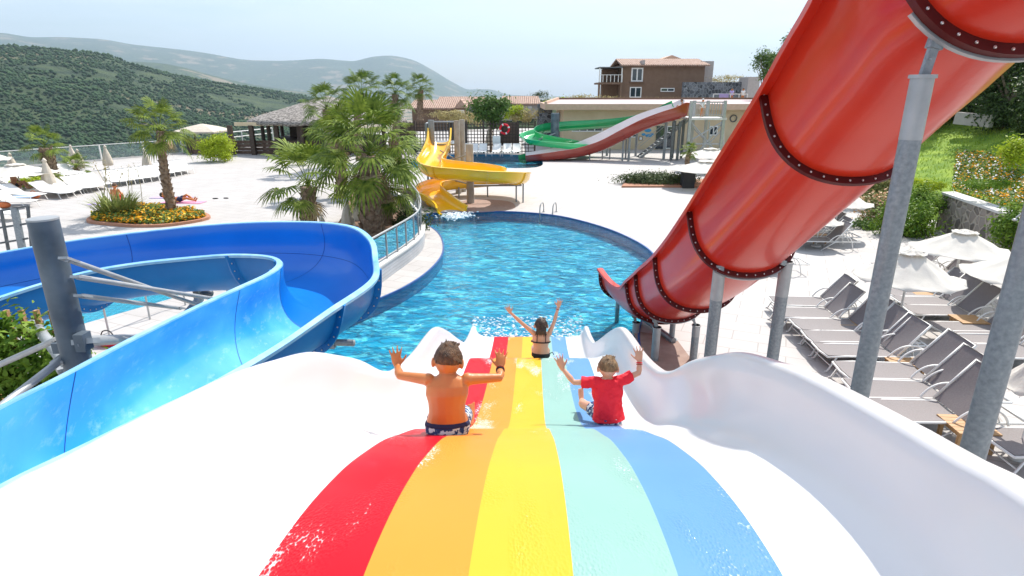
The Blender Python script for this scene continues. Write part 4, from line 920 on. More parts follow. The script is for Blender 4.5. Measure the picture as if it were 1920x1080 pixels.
# curved balustrade above the pool with its mosaic kerb wall and walkway
CW = [at(*p) for p in [(560, 640), (640, 585), (692, 548), (735, 516), (765, 494), (788, 474), (796, 458), (796, 436), (788, 415), (770, 395), (748, 380), (725, 368)]]
cw = cr_spline(CW, 5); n = len(cw); nor = []
for i in range(n):
    t = (cw[min(i+1, n-1)]-cw[max(i-1, 0)]).normalized(); nor.append(V((-t.y, t.x, 0)))     # towards the planter (left)
kw = thing('kerb_wall', 'curved low wall faced with grey mosaic between the palms and the pool', 'low wall', cw[10])
mb = MB(); mb.loft([[p+V((0, 0, 0)), p+V((0, 0, .42)), p+o*.22+V((0, 0, .42)), p+o*.22] for p, o in zip(cw, nor)]); mb.build('mosaic_face', 'curb_mosaic', kw)
mb = MB(); mb.loft([[p-o*.03+V((0, 0, .423)), p-o*.03+V((0, 0, .47)), p+o*.26+V((0, 0, .47)), p+o*.26+V((0, 0, .423))] for p, o in zip(cw, nor)]); mb.build('coping', 'curb_stone', kw)
bf_ = thing('glass_balustrade', 'curved glass balustrade with steel handrail beside the pool palms', 'balustrade', cw[10])
rail = [p+o*.1+V((0, 0, 1.22)) for p, o in zip(cw, nor)]
MB().tube(rail[6:], .028, 8).build('handrail', 'galv_clean', bf_)
for i in range(6, n-1, 3):
    MB().box(cw[i]+nor[i]*.1+V((0, 0, .85)), (.04, .04, .76)).build('post', 'galv_clean', bf_)
    j = min(i+3, n-1); a, b = cw[i]+nor[i]*.1, cw[j]+nor[j]*.1
    mb = MB(); mb.loft([[q+V((0, 0, .53)), q+V((0, 0, 1.16)), q+o*.012+V((0, 0, 1.16)), q+o*.012+V((0, 0, .53))] for q, o in ((cw[k]+nor[k]*.1, nor[k]) for k in range(i, j+1))]); mb.build('glass_panel', 'fence_glass', bf_, smooth=False)
# planter soil behind it
pl = [(p.x+o.x*.26, p.y+o.y*.26) for p, o in zip(cw[8:], nor[8:])]+[(-7.4, 28), (-6.3, 22.0), (-5.6, 17)]
tag(MB().poly(pl, .004, .36, mtop=0).build('planting_bed', 'soil', smooth=False), kind='structure')
for i, (px, py) in enumerate([(1012, 392), (1036, 392)]):     # pool ladder rails
    b = at(px, py+9); t = thing('ladder_rail', ['left', 'right'][i]+' curved steel handrail of the pool ladder', 'ladder rail', (b.x, b.y, 0), 'pool ladder handrails')
    pts = [V((b.x, b.y-.15, -.5)), V((b.x, b.y-.12, .25)), V((b.x+.06, b.y+.02, .42)), V((b.x+.14, b.y+.3, .40)), V((b.x+.18, b.y+.42, .2)), V((b.x+.18, b.y+.42, 0))]
    MB().tube(cr_spline(pts, 5), .022, 8).build('rail', 'galv', t); MB().tube([pts[-1], pts[-1]+V((0, 0, .02))], .06, 10).build('foot_plate', 'galv', t)
# dark grid screen at far left, and trellis with climbers below the flume
gs = thing('grid_screen', 'dark metal grid screen with a blue-grey post at the left edge', 'screen', at(20, 470))
Y = at(20, 475).y
Yg = 9.5
def gp(px, py): return atY(px, py, Yg)
for a, b in [((-60, 405), (55, 386)), ((-60, 436), (52, 419)), ((-60, 466), (52, 447)), ((-60, 490), (55, 470))]: MB().beam(gp(*a), gp(*b), .03, .03).build('grid_bar', 'dark_steel', gs)
for a, b in [((-32, 398), (-20, 490)), ((2, 394), (18, 480)), ((52, 386), (60, 470))]: MB().beam(gp(*a), gp(*b), .035, .035).build('grid_bar', 'dark_steel', gs)
MB().beam(gp(27, 390), gp(52, 520), .10, .05).build('post', 'galv', gs)

# ------------------------------------------------------------------ people
def hand(mb, w, d, n, s, side, spread=.28, curl=.25, mi=0):
    """w wrist, d direction of the fingers, n normal (back of the hand), side: +1/-1 thumb towards d x n * side"""
    d = d.normalized(); n = (n-d*n.dot(d)).normalized(); x = d.cross(n)*side
    L = s
    mb.tube([w-d*L*.1, w+d*L*.12, w+d*L*.32, w+d*L*.48], [(L*.15, L*.12), (L*.19, L*.10), (L*.23, L*.09), (L*.20, L*.075)], 10) if False else None
    # palm as a flattened loft
    rings = []
    for q, a, b in ((-.12, .13, .11), (.05, .17, .11), (.2, .22, .10), (.38, .235, .085), (.5, .20, .065)):
        c = w+d*L*q; rings.append([c+x*math.cos(k*math.pi/5)*L*a+n*math.sin(k*math.pi/5)*L*b for k in range(10)])
    mb.loft(rings)
    for i, (o, ln) in enumerate(((.165, .40), (.055, .46), (-.055, .43), (-.165, .34))):
        a = (1.5-i)*spread*.62; fd = (d*math.cos(a)+x*math.sin(a)).normalized(); b = w+d*L*.42+x*L*o; r = L*.048
        p1 = b+fd*L*ln*.42; p2 = p1+(fd-n*curl).normalized()*L*ln*.33; p3 = p2+(fd-n*curl*2.0).normalized()*L*ln*.27
        mb.tube([b-fd*L*.08, p1, p2, p3], [r*1.1, r, r*.92, r*.75], 7)
    b = w+d*L*.10+x*L*.14; td = (d*.62+x*.78-n*.1).normalized(); mb.tube([b, b+td*L*.20, b+td*L*.32+d*L*.04, b+td*L*.40+d*L*.10], [L*.075, L*.062, L*.052, L*.04], 7)
def foot_(mb, a, d, s, up):
    d = d.normalized(); x = d.cross(up).normalized()
    mb.tube([a-d*s*.2-up*s*.12, a+d*s*.1-up*s*.1, a+d*s*.45-up*s*.16, a+d*s*.7-up*s*.2], [(s*.12, s*.12), (s*.15, s*.16), (s*.18, s*.1), (s*.17, s*.06)], 9)
    for k in range(5):
        b = a+d*s*(.66-.03*k)-up*s*.2+x*s*(.13-.065*k); mb.tube([b, b+d*s*(.16-.015*k)+up*s*.01], [s*(.05-.004*k), s*(.036-.003*k)], 6)
def remesh(o, vox, sm_=5):
    md = o.modifiers.new('r', 'REMESH'); md.mode = 'VOXEL'; md.voxel_size = vox; md.use_smooth_shade = True
    if sm_: s = o.modifiers.new('s', 'SMOOTH'); s.factor = .5; s.iterations = sm_
    return o
def limb(mb, pts, r, n=10): mb.tube(pts, r, n)
def person(label, P, k, skinm, hairm, vox=.006, hairstyle='short', clothes=(), group=None, cat='person', front=V((0, 1, 0)), hw=None, sizes=None):
    """P: joints in world space. k: body scale (1 = a child about 1.25 m tall)"""
    base = P['base']; t = thing('person', label, cat, base, group); mb = MB(); sz = sizes or {}
    tw = sz.get('torso', 1.0)*k
    up = (P['neck']-P['pelvis']).normalized(); lat = (P['shR']-P['shL']).normalized()
    def ring(c, a, b, u=None, n=16):
        f = lat.cross(u or up).normalized(); return [c+lat*math.cos(2*math.pi*i/n)*a*tw+f*math.sin(2*math.pi*i/n)*b*tw for i in range(n)]
    pel, wai, che, nec = P['pelvis'], P['waist'], P['chest'], P['neck']; sh = (P['shL']+P['shR'])/2
    hs = (P['shR']-P['shL']).length/2/tw
    mb.loft([ring(pel-up*.07*k, .085, .07), ring(pel-up*.02*k, .125, .095), ring(pel+up*.03*k, .125, .092), ring(wai, .108, .078), ring(wai.lerp(che, .5), .112, .082), ring(che, .128, .088), ring(che.lerp(sh, .6), hs*.98+.012, .08), ring(sh+up*.005*k, hs*.86, .062), ring(sh+up*.035*k, hs*.42, .05), ring(nec+up*.01*k, .045, .045)])
    hd = P['head']; hr = P.get('hr', V((.078, .095, .098)))*k; hu = P.get('headup', (hd-nec).normalized()); fw = front
    hx = fw.cross(hu).normalized(); fw2 = hu.cross(hx).normalized(); rot = Matrix((hx, fw2, hu)).transposed()
    limb(mb, [nec-up*.04*k, nec.lerp(hd, .35), hd-fw2*.005*k], [.048*k, .043*k, .045*k])
    mb.ell(hd, hr, 20, 14, rot=rot); mb.ell(hd-hu*hr.z*.42+fw2*hr.y*.3, (hr.x*.68, hr.y*.62, hr.z*.62), 14, 10, rot=rot)         # skull, jaw
    mb.ell(hd-hu*hr.z*.12+fw2*hr.y*1.0, (hr.x*.16, hr.y*.17, hr.z*.2), 8, 6, rot=rot)                                             # nose
    for s in (-1, 1): mb.ell(hd+hx*s*hr.x*1.10-hu*hr.z*.22-fw2*hr.y*.05, (hr.x*.16, hr.y*.20, hr.z*.33), 10, 8, rot=rot)            # ears
    mb.ell(hd-hu*hr.z*.5+fw2*hr.y*.84, (hr.x*.34, hr.y*.12, hr.z*.08), 8, 6, rot=rot)
    for s in 'LR':
        a, e, w = P['sh'+s], P['el'+s], P['wr'+s]; sg = -1 if s == 'L' else 1
        limb(mb, [a-lat*sg*.02*k, a, a.lerp(e, .5), e, e.lerp(w, .3), e.lerp(w, .75), w], [.036*k, .037*k, .031*k, .026*k, .028*k, .021*k, .018*k])
        mb.ell(a, (.042*k, .04*k, .04*k), 10, 8)
        hand(mb, w, P.get('hd'+s, w-e), P.get('hn'+s, V((0, -1, .3))), (hw or .155)*k, (-1 if s == 'R' else 1)*P.get('thumb', 1), P.get('spread', .32), P.get('curl', .2))
        h, kn, an = P['hip'+s], P['kn'+s], P['an'+s]
        limb(mb, [h, h.lerp(kn, .4), kn, kn.lerp(an, .3), kn.lerp(an, .75), an], [.064*k, .056*k, .044*k, .045*k, .034*k, .028*k], 12)
        foot_(mb, an, P.get('ft'+s, V((0, .6, .8))), .17*k, P.get('fu'+s, V((0, -.8, .5))).normalized())
    b = remesh(mb.build('body', skinm, t, ang=None), vox, 4)
    # eyes and mouth
    if vox < .01:
        for s in (-1, 1): MB().ell(hd+hx*s*hr.x*.38+hu*hr.z*.02+fw2*hr.y*.92, (.009*k, .006*k, .006*k), 8, 6, rot=rot).build('eye', 'black_rubber', b)
    # hair: a cap hugging the skull, cut away over face and nape
    if hairm:
        def cut(d):
            x, y, z = d.x/hr.x, d.y/hr.y, d.z/hr.z; s = 1.035+.03*noise.noise(V((x*3, y*3, z*3)))
            low = -.40+(.75 if y > .35 else 0)*min(1, max(0, (y-.2)*2)); 
            if hairstyle == 'long': low -= .25
            w = max(0, min(1, (z-low+.12)/.34)); s = .93+(s-.93)*w*w*(3-2*w)
            if abs(x) > .8 and z < -.1 and y > -.3: s = .93
            return V((d.x*s, d.y*s, d.z*s))
        hb = MB(); hb.ell(hd-fw2*.004*k+hu*.006*k, hr*1.0, 36, 26, rot=rot, f=cut)
        rd = random.Random(3)
        for i in range(170 if vox < .01 else 20):      # locks
            a = rd.uniform(-math.pi, math.pi); z = rd.uniform(.0, .97); r = math.sqrt(max(0, 1-z*z)); dx, dy = math.sin(a)*r, math.cos(a)*r
            if dy > .3 and z < .35: continue
            p = hd+rot @ V((dx*hr.x*1.05, dy*hr.y*1.05, z*hr.z*1.05)); o_ = rot @ V((dx, dy, z)); dn = (V((0, 0, -1))+o_*.35 if z < .8 else rot @ V((rd.uniform(-1, 1), rd.uniform(-1, 1), .4))).normalized()
            hb.tube([p-o_*.004*k, p+dn*.016*k, p+dn*.030*k-o_*.001*k], [.0065*k, .0055*k, .002*k], 5)
        if hairstyle == 'long':
            for i in range(9):
                q = (i-4)*.011*k; p = hd-fw2*hr.y*.9+hx*q*1.4-hu*hr.z*.1; hb.tube([p, p-hu*.06*k-fw2*.012*k, p-hu*.11*k-fw2*.004*k+hx*q*.3, p-hu*(.15+.02*math.sin(i*2.2))*k+hx*q*.6], [.013*k, .012*k, .009*k, .002*k], 6)
        ho = remesh(hb.build('hair', hairm, t, ang=None), max(.0035, vox*.75), 1)
    for c in clothes: c(t, P, k, ring, up, lat, pel, wai, che, nec, sh, hs, vox)
    return t
def c_shorts(m, waistm=None, length=.55, big=1.0):
    def f(t, P, k, ring, up, lat, pel, wai, che, nec, sh, hs, vox):
        mb = MB(); mb.loft([ring(pel-up*.085*k, .11*big, .09*big), ring(pel-up*.03*k, .134*big, .105*big), ring(pel+up*.004*k, .134*big, .104*big), ring(pel+up*.014*k, .130*big, .100*big)])
        for s in 'LR':
            h, kn = P['hip'+s], P['kn'+s]; mb.tube([h-up*.02*k, h.lerp(kn, .3), h.lerp(kn, length)], [.078*k*big, .074*k*big, .07*k*big], 14)
        o = remesh(mb.build('shorts', m, t, ang=None), vox*1.2, 2)
        if waistm: remesh(MB().loft([ring(pel+up*.004*k, .139*big, .107*big), ring(pel+up*.030*k, .130*big, .099*big)]).build('waistband', waistm, o, ang=None), vox, 1)
    return f
def c_shirt(m, sleeve=.62):
    def f(t, P, k, ring, up, lat, pel, wai, che, nec, sh, hs, vox):
        mb = MB(); mb.loft([ring(pel-up*.035*k, .150, .112), ring(pel+up*.02*k, .143, .108), ring(wai, .128, .098), ring(wai.lerp(che, .5), .130, .098), ring(che, .142, .102), ring(che.lerp(sh, .6), hs+.03, .094), ring(sh+up*.008*k, hs*.93, .075), ring(sh+up*.042*k, hs*.48, .060), ring(nec-up*.004*k, .060, .056)])
        for s in 'LR':
            a, e = P['sh'+s], P['el'+s]; sg = -1 if s == 'L' else 1
            mb.tube([a-lat*sg*.05*k, a, a.lerp(e, sleeve*.5), a.lerp(e, sleeve)], [.05*k, .055*k, .052*k, .053*k], 14)
        o = mb.build('shirt', m, t, ang=None); remesh(o, vox*1.1, 3)
        tx = bpy.data.textures.get('folds') or bpy.data.textures.new('folds', 'CLOUDS'); tx.noise_scale = .045
        d = o.modifiers.new('folds', 'DISPLACE'); d.texture = tx; d.strength = .02*k; d.texture_coords = 'LOCAL'
    return f
def c_bikini(m):
    def f(t, P, k, ring, up, lat, pel, wai, che, nec, sh, hs, vox):
        mb = MB(); r = ring(che-up*.0*k, .138, .099, n=24); mb.tube(r+[r[0]], .0085*k, 8); mb.build('bikini_band', m, t)
        fr = lat.cross(up).normalized()
        for s in (-1, 1):
            a = che-fr*0+lat*s*.062*k; 
            for q in (-1, 1):
                pts = [a+fr*q*.094*k, sh+lat*s*.062*k+fr*q*.072*k, sh+lat*s*.058*k+up*.03*k+fr*q*.045*k, sh+lat*s*.056*k+up*.045*k]
                MB().tube(pts, .0055*k, 6).build('strap', m, t)
        mb = MB(); mb.loft([ring(pel-up*.085*k, .095, .085), ring(pel-up*.04*k, .138, .105), ring(pel+up*.008*k, .136, .103)]); remesh(mb.build('bikini_bottom', m, t, ang=None), vox, 2)
        MB().tube([pel+lat*.135*k, pel+lat*.17*k+up*.02*k, pel+lat*.19*k-up*.02*k], .006*k, 6).build('tie', m, t)
    return f
def c_band(m, s, r=.022, o=.02):
    def f(t, P, k, ring, up, lat, *a):
        w, e = P['wr'+s], P['el'+s]; d = (e-w).normalized(); c = w+d*o*k; x = d.cross(V((0, 0, 1))).normalized(); y = d.cross(x)
        MB().tube([c+(x*math.cos(q*math.pi/8)+y*math.sin(q*math.pi/8))*r*k for q in range(17)], .005*k, 6).build('bracelet', m, t)
    return f
def J(**kw): return kw
def flo(x, y): return V((x, y, zf(y)))
# boy without a shirt, left
Y0 = 2.93
def bpt(px, py, dy=0): return atY(px, py, Y0+dy)
bs0 = flo(bpt(840, 812).x, Y0)
P = J(base=bs0, pelvis=bpt(839, 797, 0), waist=bpt(838, 772, .0), chest=bpt(838, 738, .03), neck=bpt(838, 701, .07), head=bpt(840, 674, .10), shL=bpt(803, 712, .05), shR=bpt(877, 711, .05),
      elL=bpt(749, 704, .10), elR=bpt(938, 708, .10), wrL=bpt(745, 686, .22), wrR=bpt(938, 690, .20), hdL=V((-.12, .25, .9)), hdR=V((.05, .5, .7)), hnL=V((0, -1, .3)), hnR=V((0, -.6, 1)), thumb=1, spread=.36,
      hipL=bs0+V((-.055, .04, .07)), hipR=bs0+V((.055, .04, .07)), knL=flo(bs0.x-.07, Y0+.33)+V((0, 0, .12)), knR=flo(bs0.x+.07, Y0+.33)+V((0, 0, .12)), anL=flo(bs0.x-.08, Y0+.60)+V((0, 0, .06)), anR=flo(bs0.x+.08, Y0+.60)+V((0, 0, .06)))
person('boy with bare back and brown hair sitting on the red and orange bands, arms spread', P, .93, 'skin_tan', 'hair_brown', .0055, clothes=(c_shorts('shorts_print', 'cloth_navy'), c_band('gel_maroon', 'R', .023, .015), c_band('cloth_black', 'R', .023, .03)), hw=.145)
# boy in the red shirt, right
Y0 = 4.15
bs0 = flo(bpt(1140, 798).x, Y0)
P = J(base=bs0, pelvis=bpt(1141, 780, 0), waist=bpt(1140, 762, .0), chest=bpt(1139, 740, .02), neck=bpt(1139, 709, .05), head=bpt(1140, 688, .07), shL=bpt(1115, 717, .04), shR=bpt(1163, 714, .04),
      elL=bpt(1076, 717, .08), elR=bpt(1198, 699, .08), wrL=bpt(1054, 690, .16), wrR=bpt(1199, 676, .12), hdL=V((-.30, .2, .9)), hdR=V((-.12, .1, 1)), thumb=1, spread=.36,
      hipL=bs0+V((-.06, .03, .08)), hipR=bs0+V((.06, .03, .08)), knL=flo(bs0.x-.17, Y0+.22)+V((0, 0, .13)), knR=flo(bs0.x+.08, Y0+.33)+V((0, 0, .15)), anL=flo(bs0.x-.155, Y0+.46)+V((0, 0, .10)), anR=flo(bs0.x+.08, Y0+.60)+V((0, 0, .06)), ftL=V((-.05, .3, .95)), fuL=V((0, -1, .3)))
P['hr'] = V((.082, .095, .094))
person('boy in a red T-shirt sitting on the blue band with both hands raised', P, .86, 'skin_fair', 'hair_blond', .0055, clothes=(c_shorts('shorts_print', None, .5, 1.02), c_shirt('cloth_red'), c_band('cloth_red', 'R', .024, .02), c_band('gel_maroon', 'R', .024, .035)), hw=.16)
# girl ahead
Y0 = 6.75
bs0 = flo(bpt(1014, 672).x, Y0)
P = J(base=bs0, pelvis=bpt(1014, 662, 0), waist=bpt(1014, 652, .0), chest=bpt(1014, 640, .02), neck=bpt(1014, 622, .04), head=bpt(1014.5, 609, .06), shL=bpt(1000, 624, .03), shR=bpt(1030, 625, .03),
      elL=bpt(979, 606, .04), elR=bpt(1039, 604, .03), wrL=bpt(957, 586, .05), wrR=bpt(1047, 575, .03), hdL=V((-.45, 0, .9)), hdR=V((.2, 0, 1)), thumb=1, spread=.4, curl=.3,
      hipL=bs0+V((-.06, .03, .08)), hipR=bs0+V((.06, .03, .08)), knL=flo(bs0.x-.07, Y0+.33)+V((0, 0, .15)), knR=flo(bs0.x+.07, Y0+.33)+V((0, 0, .15)), anL=flo(bs0.x-.06, Y0+.62)+V((0, 0, .06)), anR=flo(bs0.x+.06, Y0+.62)+V((0, 0, .06)))
P['hr'] = V((.088, .1, .098))
person('girl in a black bikini farther down the slide, arms thrown up', P, .84, 'skin_fair', 'hair_dark', .0055, hairstyle='long', clothes=(c_bikini('cloth_black'), c_band('gel_maroon', 'R', .022, .04)), hw=.155)
# people in the distance, posed on their own axes
def local_person(label, loc, rz, k, pose, sk, hair, clothes, vox=.012, tilt=None):
    m = Matrix.Rotation(rz, 3, 'Z'); L = V(loc); s = k
    def q(x, y, z): return L+m @ (V((x, y, z))*s)
    if pose == 'stand': D = dict(pelvis=(0, 0, .66), waist=(0, 0, .76), chest=(0, .01, .88), neck=(0, 0, 1.02), head=(0, .02, 1.14), shL=(-.13, 0, .98), shR=(.13, 0, .98), elL=(-.17, .02, .80), elR=(.18, .02, .80), wrL=(-.15, .12, .70), wrR=(.16, .12, .70), hipL=(-.06, 0, .62), hipR=(.06, 0, .62), knL=(-.07, .03, .35), knR=(.07, .0, .35), anL=(-.07, 0, .06), anR=(.08, -.02, .06))
    elif pose == 'sit': D = dict(pelvis=(0, 0, .10), waist=(0, -.01, .2), chest=(0, 0, .32), neck=(0, .02, .46), head=(0, .05, .58), shL=(-.13, 0, .42), shR=(.13, 0, .42), elL=(-.18, .04, .26), elR=(.18, .04, .26), wrL=(-.13, .2, .24), wrR=(.13, .2, .24), hipL=(-.06, .02, .08), hipR=(.06, .02, .08), knL=(-.08, .3, .26), knR=(.08, .3, .26), anL=(-.07, .42, .05), anR=(.08, .42, .05))
    elif pose == 'lie': D = dict(pelvis=(0, 0, .10), waist=(0, -.11, .11), chest=(0, -.24, .14), neck=(0, -.37, .2), head=(0, -.48, .27), shL=(-.13, -.33, .16), shR=(.13, -.33, .16), elL=(-.2, -.2, .06), elR=(.2, -.2, .06), wrL=(-.18, -.02, .05), wrR=(.18, -.02, .05), hipL=(-.06, .03, .09), hipR=(.06, .03, .09), knL=(-.07, .3, .24), knR=(.07, .32, .14), anL=(-.07, .5, .06), anR=(.08, .6, .05))
    P = {a: q(*b) for a, b in D.items()}; P['base'] = L; P['thumb'] = 1
    fr = m @ V((0, 1, 0))
    if pose == 'stand': P['ftL'] = P['ftR'] = fr; P['fuL'] = P['fuR'] = V((0, 0, 1)); P['hdL'] = P['hdR'] = fr+V((0, 0, -.5))
    elif pose == 'sit': P['ftL'] = P['ftR'] = fr; P['fuL'] = P['fuR'] = V((0, 0, 1))
    else: P['ftL'] = P['ftR'] = fr*.4+V((0, 0, .9)); P['fuL'] = P['fuR'] = fr*-1+V((0, 0, .3)); P['headup'] = (P['head']-P['neck']).normalized()
    P['hnL'] = P['hnR'] = V((0, 0, 1))
    f2 = fr if pose != 'lie' else V((0, 0, 1))
    return person(label, P, s, sk, hair, vox, clothes=clothes, front=f2)
def mat_towel(name, label, c, rz, m, sz=(.65, 1.7)):
    tag(MB().box((c.x, c.y, .018), (sz[0], sz[1], .014), rz).build(name, m, smooth=False), label, 'mat')
g1 = at(343, 380); mat_towel('sun_mat', 'pink mat on the deck behind the flower bed palm', g1, R_(88), 'cloth_pink', (.6, 1.9))
local_person('sunbather with red cap lying back on a pink mat behind the palm', (g1.x-.2, g1.y, .03), R_(-80), 1.25, 'lie', 'skin_tan', 'hair_dark', (c_shorts('cloth_navy'),))
g2 = at(322, 371); mat_towel('sun_mat', 'lilac mat on the deck behind the palm trunk', g2, R_(86), 'cloth_lilac', (.5, 1.9))
g3 = at(195, 383); mat_towel('sun_mat', 'lilac mat beside the sitting person and the spiky plant', g3, R_(80), 'cloth_lilac', (.6, 1.2))
local_person('person sitting on the deck behind the spiky plant', (at(217, 379).x, at(217, 379).y+.1, .03), R_(10), 1.2, 'sit', 'skin_tan', 'hair_brown', (c_shorts('cloth_red'),))
g4 = at(274, 390); mat_towel('sun_mat', 'green mat nearer the flower bed', at(290, 397), R_(90), 'mat_green', (.45, 1.6)); mat_towel('sun_mat', 'green mat farther from the flower bed', at(276, 389), R_(90), 'mat_green', (.3, 1.3))
p = at(4, 356, .3); local_person('sunbather with bent knees on a lounger at the left edge', (p.x, p.y, .3), R_(-75), 1.3, 'lie', 'skin_brown', 'hair_dark', ())
p = at(30, 354, .3); local_person('person in dark shorts on the second lounger from the left edge', (p.x, p.y, .3), R_(-80), 1.3, 'sit', 'skin_brown', 'hair_dark', (c_shorts('cloth_black'),))
tag(MB().box(at(28, 369, .34), (1.5, .6, .02), R_(10)).build('towel', 'cloth_blue', smooth=False), 'pale blue towel spread on the front left lounger', 'towel')
for i, (px, py, lab) in enumerate([(64, 369, 'orange bag by the feet of the left front loungers'), (8, 386, 'orange bag at the left picture edge')]):
    q = at(px, py, .1); t = MB(); t.ell((q.x, q.y, .14), (.28, .16, .14), 12, 8); t.tube(cr_spline([(q.x-.15, q.y, .2), (q.x-.08, q.y, .36), (q.x+.08, q.y, .36), (q.x+.15, q.y, .2)], 4), .012, 6); tag(t.build('beach_bag', 'cloth_orange', ang=None), lab, 'bag')
q = at(205, 648, .0); b = thing('beach_bag', 'red beach bag on the deck below the blue flume', 'bag', q); MB().ell((q.x, q.y, .10), (.26, .13, .11), 14, 9).build('body', 'cloth_red', b, ang=None); MB().tube(cr_spline([(q.x-.14, q.y, .16), (q.x-.07, q.y, .3), (q.x+.07, q.y, .3), (q.x+.14, q.y, .16)], 4), .012, 6).build('handle', 'cloth_black', b)
mb = MB(); q = at(408, 373); mb.ell((q.x-.1, q.y, .025), (.14, .05, .03), 8, 5, rot=Matrix.Rotation(.2, 3, 'Z')); tag(mb.build('flip_flop', 'black_rubber', ang=None), 'left one of the black flip-flops lying on the pale deck', 'sandal', 'flip-flops'); mb = MB(); mb.ell((q.x+.35, q.y+.1, .025), (.14, .05, .03), 8, 5, rot=Matrix.Rotation(-.1, 3, 'Z')); tag(mb.build('flip_flop', 'black_rubber', ang=None), 'right one of the black flip-flops lying on the pale deck', 'sandal', 'flip-flops')

# ------------------------------------------------------------------ palms
def palm_px(base, bY, top, tY, reach, label, **k):
    b = at(*base) if bY is None else atY(*base, bY); t = atY(*top, tY if tY else b.y); d = (t.y*C_)  # reach in px -> metres
    return palm('palm_tree', b, t, reach*d/F, label, **k)
palm_px((325, 403), None, (300, 246), None, 74, 'tall slim fan palm with a bare ringed trunk rising from the orange flower bed', r0=.19, r1=.13, nf=23, seed=3, leaf='palm_leaf')
palm_px((98, 335), None, (84, 278), None, 50, 'short fan palm with a full round crown behind the left loungers', r0=.30, r1=.30, nf=17, seed=5, dead=9)
palm_px((142, 326), None, (142, 316), None, 38, 'low fan palm without a visible trunk beside the left loungers', r0=.2, r1=.2, nf=20, seed=7, dead=2)
palm_px((580, 425), None, (578, 352), None, 118, 'left one of the two big central fan palms, its fronds reaching over the deck', r0=.26, r1=.24, nf=19, seed=11, dead=6, elv=(-30, 78))
palm_px((700, 462), None, (694, 292), None, 138, 'largest central fan palm with a thick scaly trunk beside the glass balustrade', r0=.34, r1=.26, nf=30, seed=13, dead=10, elv=(-38, 80))
palm_px((729, 440), None, (722, 352), None, 75, 'smaller fan palm with a pale smooth trunk close behind the balustrade', r0=.20, r1=.17, nf=22, seed=17, dead=4, rough_trunk=False, elv=(-45, 60))
palm_px((640, 370), None, (632, 262), None, 82, 'fan palm with tall pale fronds behind the largest central palm, left side', r0=.25, r1=.22, nf=20, seed=19)
palm_px((745, 350), 30, (735, 262), 30, 64, 'fan palm behind the largest central palm, right side', r0=.25, r1=.2, nf=18, seed=23)
palm_px((618, 300), 38, (612, 205), 38, 62, 'dark fan palm in front of the thatched pavilion', r0=.25, r1=.2, nf=24, seed=29, leaf='palm_leaf_dark')
palm_px((675, 300), 42, (678, 176), 42, 52, 'tall fan palm above the central group, left of the three skyline palms', r0=.25, r1=.2, nf=26, seed=31, leaf='palm_leaf_dark')
palm_px((742, 300), 44, (741, 178), 44, 46, 'tall fan palm above the central group, middle of the three skyline palms', r0=.25, r1=.2, nf=26, seed=37, leaf='palm_leaf_dark')
palm_px((788, 225), 62, (789, 168), 62, 34, 'small distant fan palm standing before the brown tiled house', r0=.28, r1=.24, nf=24, seed=41, leaf='palm_leaf_dark', dead=3)
p = palm_px((1289, 340), None, (1292, 286), None, 22, 'small potted fan palm with a yellowish crown beside the clipped hedge', r0=.13, r1=.12, nf=20, seed=43, dead=8)
b = at(1289, 352); MB().poly([(b.x-.3, b.y-.2), (b.x+.3, b.y-.2), (b.x+.3, b.y+.4), (b.x-.3, b.y+.4)], 0, .8).build('pot', 'black_rubber', p, smooth=False)
# flower bed round the tall palm
fb = [(172, 416), (215, 422), (262, 425), (320, 423), (384, 412), (372, 402), (330, 396), (290, 392), (235, 394), (196, 402)]
FB = loop([tuple(at(*q)[:2]) for q in fb], 4)
t = thing('flower_bed', 'low bed of orange and yellow flowers round the tall palm with a brick edge', 'flower bed', at(280, 410))
ringstrip(FB, .16, .0, .10).build('edging', 'terracotta', t, smooth=False); sheet([FB], .06).build('soil', 'soil', t, smooth=False)
mb = MB(); rd = random.Random(2); xs = [p[0] for p in FB]; ysb = [p[1] for p in FB]
def inside(x, y, P):
    c = False
    for i in range(len(P)):
        a, b = P[i-1], P[i]
        if (a[1] > y) != (b[1] > y) and x < (b[0]-a[0])*(y-a[1])/(b[1]-a[1])+a[0]: c = not c
    return c
def carpet(P, n, h, size, mi_f, seed, mb, zf_=lambda x, y: 0, split=.5, up=1.0):
    rd = random.Random(seed); xs = [p[0] for p in P]; yy = [p[1] for p in P]; k = 0
    while k < n:
        x, y = rd.uniform(min(xs), max(xs)), rd.uniform(min(yy), max(yy))
        if not inside(x, y, P): continue
        k += 1; z = zf_(x, y)+h*(.35+.65*rd.random())*(.75+.5*noise.noise(V((x*1.7, y*1.7, seed)))); d = V((rd.uniform(-1, 1), rd.uniform(-1, 1), up)).normalized(); e = d.cross(V((rd.uniform(-1, 1), rd.uniform(-1, 1), 0))).normalized(); g = d.cross(e); s = size*rd.uniform(.6, 1.3); c = V((x, y, z))
        mb.add([c-e*s*.5, c-g*s*.4, c+e*s*.5, c+g*s*.4], [(0, 1, 2, 3)], mi_f if rd.random() < split else 0)
carpet(FB, 5200, .34, .13, 1, 4, mb, split=.5); carpet(FB, 2600, .38, .10, 2, 6, mb, split=.35); mb.build('flowers', ['green_leaf', 'flower_orange', 'flower_yellow'], t, ang=None)
c = at(222, 404); mb = MB(); blades(mb, c, .55, 260, 1.15, 5, w=.075, spread=1.1); tag(mb.build('spiky_plant', 'agave_leaf', ang=None), 'yellow striped spiky plant at the left of the flower bed', 'plant')
mb = MB(); rd = random.Random(3)
